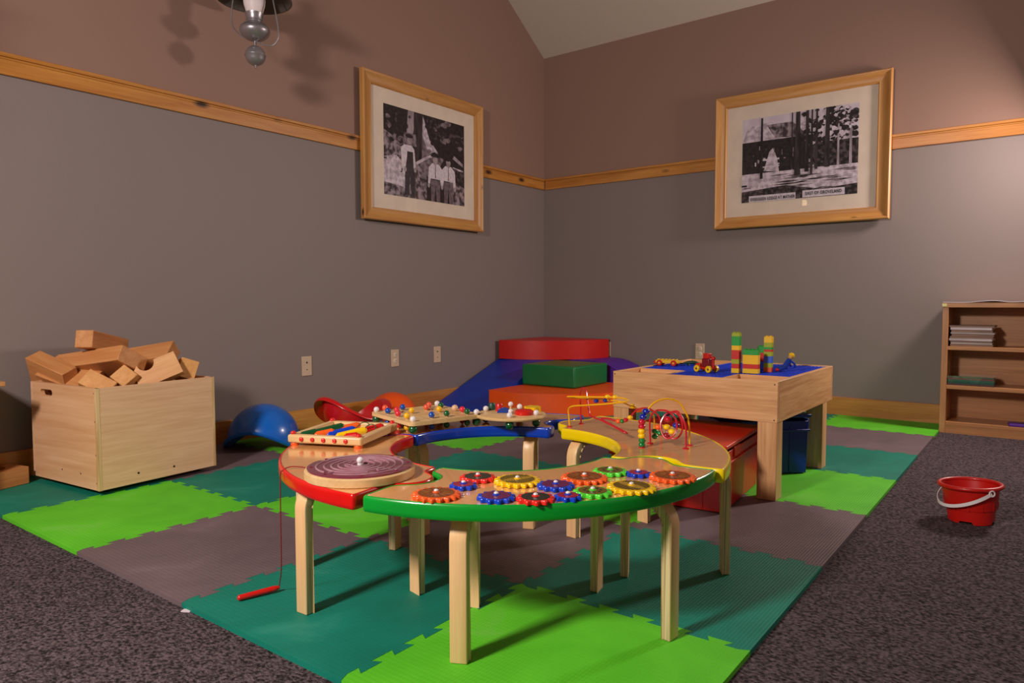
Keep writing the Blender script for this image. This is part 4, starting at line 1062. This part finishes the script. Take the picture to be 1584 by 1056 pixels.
def picture(name, label, W_, H_, M, art):
    T = thing(name, label, 'framed picture', M=M)
    # local: x right, y into the room negative, z up, origin at centre on wall
    prof = [(0, 0), (0, .030), (.006, .035), (.014, .034), (.022, .027), (.066, .020), (.074, .022), (.080, .016), (.080, 0)]
    def side(x0, z0, x1, z1, nm, m):   # outer corner to corner
        d = Vector((x1-x0, z1-z0)); L_ = d.length; d.normalize(); nrm = Vector((-d.y, d.x))
        vs = []
        for (i_, dep) in prof: vs.append((x0+d.x*i_+nrm.x*i_, -dep, z0+d.y*i_+nrm.y*i_))
        for (i_, dep) in prof: vs.append((x1-d.x*i_+nrm.x*i_, -dep, z1-d.y*i_+nrm.y*i_))
        k = len(prof); fs = [(i, (i+1) % k, k+(i+1) % k, k+i) for i in range(k)]+[list(range(k)), list(range(k, 2*k))[::-1]]
        return MB().add(vs, fs, m)
    w_, h_ = W_/2, H_/2
    side(-w_, -h_, w_, -h_, 'b', FRAMEW).build('frame_rail', T); side(w_, h_, -w_, h_, 't', FRAMEW).build('frame_rail', T)
    side(w_, -h_, w_, h_, 'r', FRAMEWZ).build('frame_stile', T); side(-w_, h_, -w_, -h_, 'l', FRAMEWZ).build('frame_stile', T)
    MB().box(-w_+.07, w_-.07, -.006, -.001, -h_+.07, h_-.07, MATB).build('mat_board', T)
    MB().box(-w_+.078, w_-.078, -.0135, -.0125, -h_+.078, h_-.078, GLASS).build('glass', T)
    pw_, ph_ = W_-2*.190, H_-2*.175
    mb = MB(); art(mb, pw_, ph_); o = mb.build('photo_print', T, (-pw_/2, -.0062, -ph_/2), smooth=False); o['label'] = 'black and white photograph'
    return T, pw_, ph_
GLASS = glassmat('picture_glass', (1, 1, 1, 1), 1.0)
class Art:
    def __init__(s, mb, w_, h_): s.mb, s.w, s.h, s.d = mb, w_, h_, 0
    def poly(s, pts, m):
        s.d += .000012
        s.mb.add([(min(1, max(0, x))*s.w, -s.d, min(1, max(0, y))*s.h) for x, y in pts], [list(range(len(pts)))], PG[m])
    def rect(s, x0, y0, x1, y1, m): s.poly([(x0, y0), (x1, y0), (x1, y1), (x0, y1)], m)
    def ell(s, x, y, rx, ry, m, n=14): s.poly([(x+rx*math.cos(2*PI*k/n), y+ry*math.sin(2*PI*k/n)) for k in range(n)], m)
    def blob(s, x, y, r, m, rg): s.poly([(x+r*rg.uniform(.5, 1.2)*math.cos(2*PI*k/9), y+r*rg.uniform(.5, 1.2)*math.sin(2*PI*k/9)) for k in range(9)], m)
def art_men(mb, w_, h_):
    A = Art(mb, w_, h_); rg = random.Random(3)
    A.rect(0, 0, 1, 1, 'dark')
    A.poly([(0, .0), (0, .72), (.12, .66), (.30, .60), (.42, .50), (.50, .35), (.50, 0)], 'rock')
    A.poly([(0, 0), (0, .42), (.14, .46), (.24, .38), (.30, .14), (.28, 0)], 'light')
    A.poly([(0, .0), (0, .14), (.20, .12), (.34, .05), (.36, 0)], 'rock')
    A.poly([(.44, 1), (.50, .7), (.64, .60), (.72, .52), (.60, .30), (.46, .28), (.40, .5)], 'mid')
    A.poly([(.46, .98), (.54, .72), (.68, .55), (.60, .52), (.50, .62), (.44, .8)], 'light')
    A.poly([(.28, 1), (.26, .72), (.33, .70), (.38, 1)], 'trunkl'); A.poly([(.35, 1), (.34, .42), (.44, .44), (.46, 1)], 'trunk')
    for k in range(36): A.blob(rg.uniform(.52, 1), rg.uniform(.55, 1), rg.uniform(.02, .05), rg.choice(['dark2', 'mid', 'dark']), rg)
    A.poly([(.62, .68), (1, .62), (1, .50), (.66, .54)], 'dark'); A.poly([(.52, .80), (.95, .90), (1, .86), (.60, .74)], 'dark2')
    A.poly([(.86, .60), (.98, .52), (.98, .48), (.84, .56)], 'trunkl'); A.poly([(.84, .46), (.98, .44), (.98, .42), (.84, .43)], 'light')
    A.poly([(.82, 0), (.80, .30), (1, .22), (1, 0)], 'rock'); A.poly([(.84, .45), (1, .40), (1, .28), (.86, .3)], 'dark2')
    for k in range(24): A.blob(rg.uniform(0, .3), rg.uniform(.62, .95), rg.uniform(.015, .04), rg.choice(['dark2', 'mid', 'dark']), rg)
    for k in range(26): A.blob(rg.uniform(0, .45), rg.uniform(.05, .6), rg.uniform(.006, .018), rg.choice(['dark2', 'mid', 'rock']), rg)
    A.poly([(.36, .42), (.47, .50), (.58, .56), (.60, .545), (.48, .47), (.38, .395)], 'light')
    # tall man in overalls
    A.poly([(.235, .03), (.24, .33), (.26, .50), (.34, .50), (.36, .34), (.36, .03), (.31, .03), (.30, .28), (.285, .03)], 'denim')
    A.poly([(.20, .34), (.19, .56), (.24, .61), (.32, .60), (.35, .56), (.365, .36), (.34, .34), (.335, .50), (.27, .52), (.245, .34)], 'white')
    A.rect(.265, .30, .335, .53, 'denim'); A.poly([(.22, .60), (.38, .60), (.37, .74), (.23, .74)], 'mid'); A.ell(.30, .66, .032, .044, 'skin'); A.ell(.292, .705, .047, .022, 'dark'); A.ell(.24, .32, .018, .03, 'skin'); A.ell(.36, .33, .016, .03, 'skin')
    for x, s_ in ((.61, 1.0), (.78, 1.04)):
        A.poly([(x-.055, .0), (x-.06, .26), (x+.06, .26), (x+.06, .0), (x+.015, .0), (x, .2), (x-.015, .0)], 'trouser')
        A.poly([(x-.095, .20), (x-.085, .40), (x-.04, .455), (x+.04, .455), (x+.088, .40), (x+.098, .20), (x+.07, .20), (x+.06, .27), (x-.06, .27), (x-.07, .20)], 'white')
        A.ell(x, .495, .032, .042, 'skin'); A.rect(x-.02, .44, x+.02, .47, 'skin'); A.poly([(x-.004, .44), (x+.004, .44), (x+.006, .28), (x-.006, .28)], 'mid')
        A.ell(x-.084, .185, .016, .028, 'skin'); A.ell(x+.086, .185, .016, .028, 'skin')
    A.poly([(.55, .53), (.56, .57), (.60, .59), (.65, .57), (.67, .53)], 'dark'); A.ell(.775, .535, .036, .02, 'dark')
def art_lodge(mb, w_, h_):
    A = Art(mb, w_, h_); rg = random.Random(5)
    A.rect(0, 0, 1, 1, 'sky'); A.poly([(0, .72), (.05, .90), (.24, .93), (.62, .83), (.62, .70), (0, .70)], 'light')
    A.poly([(.22, .90), (.45, .90), (.60, .70), (.30, .74)], 'rock')
    A.rect(0, .30, .70, .72, 'dark'); A.rect(.6, .28, 1, .62, 'dark2')
    for k in range(46): x = rg.uniform(.08, .66); y = rg.uniform(.32, .62); A.rect(x, y, x+rg.uniform(.006, .03), y+rg.uniform(.01, .06), rg.choice(['mid', 'light', 'rock', 'dark2']))
    A.poly([(.20, .36), (.25, .58), (.28, .62), (.32, .50), (.34, .34)], 'light'); A.rect(.17, .48, .34, .50, 'white'); A.rect(.17, .40, .34, .415, 'white')
    A.rect(0, 0, 1, .34, 'light')
    for k in range(34): x = rg.uniform(-.05, .9); y = rg.uniform(.02, .30); L_ = rg.uniform(.08, .3); A.poly([(x, y), (x+L_*.5, y+.012), (min(1, x+L_), y+.004), (x+L_*.5, y-.010)], rg.choice(['dark2', 'mid', 'dark']))
    A.poly([(0, 0), (0, .13), (.4, .17), (.7, .09), (1, .12), (1, 0)], 'dark2')
    for k in range(150): A.blob(rg.triangular(.5, 1, .85), rg.uniform(.62, 1.0), rg.uniform(.012, .035), rg.choice(['dark', 'dark2', 'dark', 'light']), rg)
    for x, wd, y0, m in ((.18, .022, .27, 'trunk'), (.45, .014, .35, 'trunk'), (.50, .045, .27, 'trunk'), (.58, .03, .30, 'trunk'), (.66, .02, .32, 'trunk'), (.75, .038, .33, 'trunk'), (.84, .016, .34, 'trunkl'), (.94, .020, .34, 'trunkl'), (.62, .018, .27, 'trunk')):
        A.poly([(x-wd*.6, y0), (x+wd*.6, y0), (x+wd*.4, 1 if m == 'trunk' and x != .18 else .8 if m != 'trunk' else .99), (x-wd*.4, 1 if m == 'trunk' and x != .18 else .8 if m != 'trunk' else .99)], m)
    for k in range(40): A.blob(rg.uniform(.78, 1), rg.uniform(.66, .98), rg.uniform(.012, .03), rg.choice(['dark', 'dark2', 'sky']), rg)
    A.ell(.0+.02, .26, .04, .065, 'white', 16); A.rect(0, .19, .05, .21, 'dark')
    A.rect(.07, 0, .49, .075, 'white'); A.rect(.55, .005, .90, .085, 'white')
def text_on(parent, s, x, z, size, y, m=DARK, width=None):
    cu = bpy.data.curves.new('caption', 'FONT'); cu.body = s; cu.size = size; cu.space_character = 1.12; cu.extrude = .0003; cu.offset = .0007
    t = bpy.data.objects.new('tmp', cu); COL.objects.link(t)
    bpy.context.view_layer.update()
    dg = bpy.context.evaluated_depsgraph_get(); me = bpy.data.meshes.new_from_object(t.evaluated_get(dg)); bpy.data.objects.remove(t)
    xs = [v.co.x for v in me.vertices]; k_ = width/(max(xs)-min(xs)) if width else 1
    for v in me.vertices: v.co.x *= k_
    o = bpy.data.objects.new('caption', me); me.materials.clear(); me.materials.append(m); COL.objects.link(o); o.parent = parent
    o.location = (x, y, z); o.rotation_euler = (PI/2, 0, 0)
    return o
# left wall picture: local x -> +y world, normal -y -> +x world
M = Matrix.Translation((.025, -1.455, 1.738)) @ Matrix.Rotation(PI/2, 4, 'Z')
picture('framed_photograph', 'pine-framed old photograph of three people outdoors, on the left wall', 1.165, .930, M, art_men)
M = Matrix.Translation((2.098, -.025, 1.727))
P2_, pw2, ph2 = picture('framed_photograph', 'pine-framed old photograph of a lodge among tall trees, on the end wall', 1.130, .925, M, art_lodge)
pr2 = [c for c in P2_.children if c.name.startswith('photo_print')][0]
text_on(pr2, 'EVERGREEN LODGE AT MATHER', .085*pw2, .014*ph2, .0290, -.0052, width=.40*pw2)
text_on(pr2, 'EAST OF GROVELAND', .575*pw2, .030*ph2, .0290, -.0052, width=.30*pw2)

# ------------------------------------------------------------------ hanging lamp
def lamp(loc, rot, label, lit=False):
    T = thing('pendant_lamp', label, 'hanging lamp', loc, rot)
    # local origin at the ball centre
    MB().lathe([(0, -.052), (.006, -.052), (.006, -.047), (.020, -.044), (.036, -.034), (.046, -.018), (.0495, -.002), (.0515, 0), (.0515, .003), (.049, .004), (.046, .018), (.036, .034), (.020, .045), (.006, .049), (0, .049)], PEWTER, n=40).sphere((0, 0, -.056), .0055, PEWTER, 12).build('finial_ball', T)
    MB().lathe([(0, .046), (.006, .046), (.006, .074), (0, .074)], PEWTER, n=14).build('stem', T)
    MB().lathe([(0, .070), (.020, .072), (.045, .082), (.064, .098), (.0725, .114), (.0735, .124), (.069, .137), (.054, .150), (.036, .158), (.034, .166), (0, .166)], PEWTER, n=48).build('font', T)
    MB().lathe([(.034, .160), (.036, .168), (.040, .172), (.041, .190), (.045, .198), (.046, .204), (.041, .204), (.036, .19), (.034, .16)], PEWTER, n=40).build('burner_collar', T)
    MB().lathe([(.037, .198), (.041, .215), (.050, .245), (.053, .270), (.048, .300), (.038, .340), (.030, .390), (.028, .450), (.026, .450), (.026, .390), (.036, .340), (.046, .300), (.050, .270), (.047, .245), (.038, .215), (.035, .198)], OPAL, n=40).build('glass_chimney', T)
    MB().lathe([(.175, .272), (.181, .270), (.181, .276), (.120, .330), (.050, .372), (.040, .376), (.040, .372), (.116, .326), (.175, .272)], PEWTERD, n=56).build('shade', T)
    b = []
    for k in range(41):
        t = -PI*.5*1.0+2*PI*k/40
        b.append((k,))
    pts = [(-.062, .0, .46), (-.104, 0, .30), (-.117, 0, .22), (-.118, 0, .165), (-.100, 0, .125), (-.055, 0, .090), (0, 0, .070), (.055, 0, .052), (.092, 0, .050), (.115, 0, .075), (.120, 0, .115), (.112, 0, .180), (.092, 0, .290), (.062, 0, .46)]
    MB().tube(spline(pts, 6), .0034, PEWTER, 8).build('harp', T)
    MB().tube([(-.062, 0, .46), (0, 0, .50), (.062, 0, .46)], .0034, PEWTER, 8).build('harp_top', T)
    ct = ceil_z(loc[1])-loc[2]
    MB().cyl((0, 0, .50), (0, 0, ct), .006, PEWTERD, 10).build('hanging_rod', T)
    MB().lathe([(0, ct-.03), (.06, ct-.03), (.075, ct+.03), (0, ct+.03)], PEWTERD, n=24).build('ceiling_cap', T)
    return T
lamp((.304, -2.943, 1.975), math.radians(33), 'pewter oil-lamp style pendant hanging near the left wall')

GLOW = bpy.data.materials.new('lit_opal_glass'); GLOW.use_nodes = True
b_ = GLOW.node_tree.nodes['Principled BSDF']; b_.inputs['Base Color'].default_value = lin('f0e0c8'); b_.inputs['Emission Color'].default_value = lin('ffd79a'); b_.inputs['Emission Strength'].default_value = 12
OPAL_OLD = OPAL; OPAL = GLOW
lamp((.79, -5.0, 1.64), math.radians(33), 'lit pendant lamp seen only as a glow in the end wall picture glass')
OPAL = OPAL_OLD
tag(MB().box(-.012, .012, -.007, .007, 0, .002, PAPERW).build('paper_scrap', None, (1.838, -4.166, FZ), .5), 'tiny white paper scrap on the carpet at the front mat edge', 'paper scrap')

# ------------------------------------------------------------------ camera
cam = bpy.data.cameras.new('camera'); co = bpy.data.objects.new('camera', cam); COL.objects.link(co)
Rv = Vector((0.7932582646665522, 0.6088835375364526, -0.0014708009060931933)); Uv = Vector((-0.03308488098292775, 0.04551498633934255, 0.9984156332253994)); Fv = Vector((-0.6079857861731273, 0.7919527913554095, -0.05624997845172625))
mw = Matrix((Rv, Uv, -Fv)).transposed().to_4x4(); mw.translation = (3.524794896721457, -5.040670146478447, 0.7512926834053587)
co.matrix_world = mw; cam.sensor_fit = 'HORIZONTAL'; cam.sensor_width = 36; cam.lens = 1101.45/1584*36; cam.clip_start = .05
SC.camera = co

# ------------------------------------------------------------------ light
def area(name, loc, target, size, power, col, size_y=None, spread=180):
    l = bpy.data.lights.new(name, 'AREA'); l.energy = power; l.color = col; l.size = size; l.spread = math.radians(spread)
    if size_y: l.shape = 'RECTANGLE'; l.size_y = size_y
    o = bpy.data.objects.new(name, l); COL.objects.link(o); o.location = loc
    o.rotation_euler = (Vector(target)-Vector(loc)).to_track_quat('-Z', 'Y').to_euler()
    return o
area('key_softbox', (2.1, -6.2, 2.0), (2.0, -3.2, .4), .35, 105, (1, .90, .85))
area('side_softbox', (3.80, -.42, 1.78), (2.2, -1.75, 1.0), .32, 50, (1, .86, .80))
wd = bpy.data.worlds.new('world'); SC.world = wd; wd.use_nodes = True
bg = wd.node_tree.nodes['Background']; bg.inputs[0].default_value = (1, .80, .70, 1); bg.inputs[1].default_value = .22

SC.view_settings.view_transform = 'Standard'; SC.view_settings.look = 'None'; SC.view_settings.exposure = 0.0; SC.view_settings.gamma = 1
SC.view_settings.use_curve_mapping = False
SC.cycles.max_bounces = 8; SC.cycles.use_denoising = True
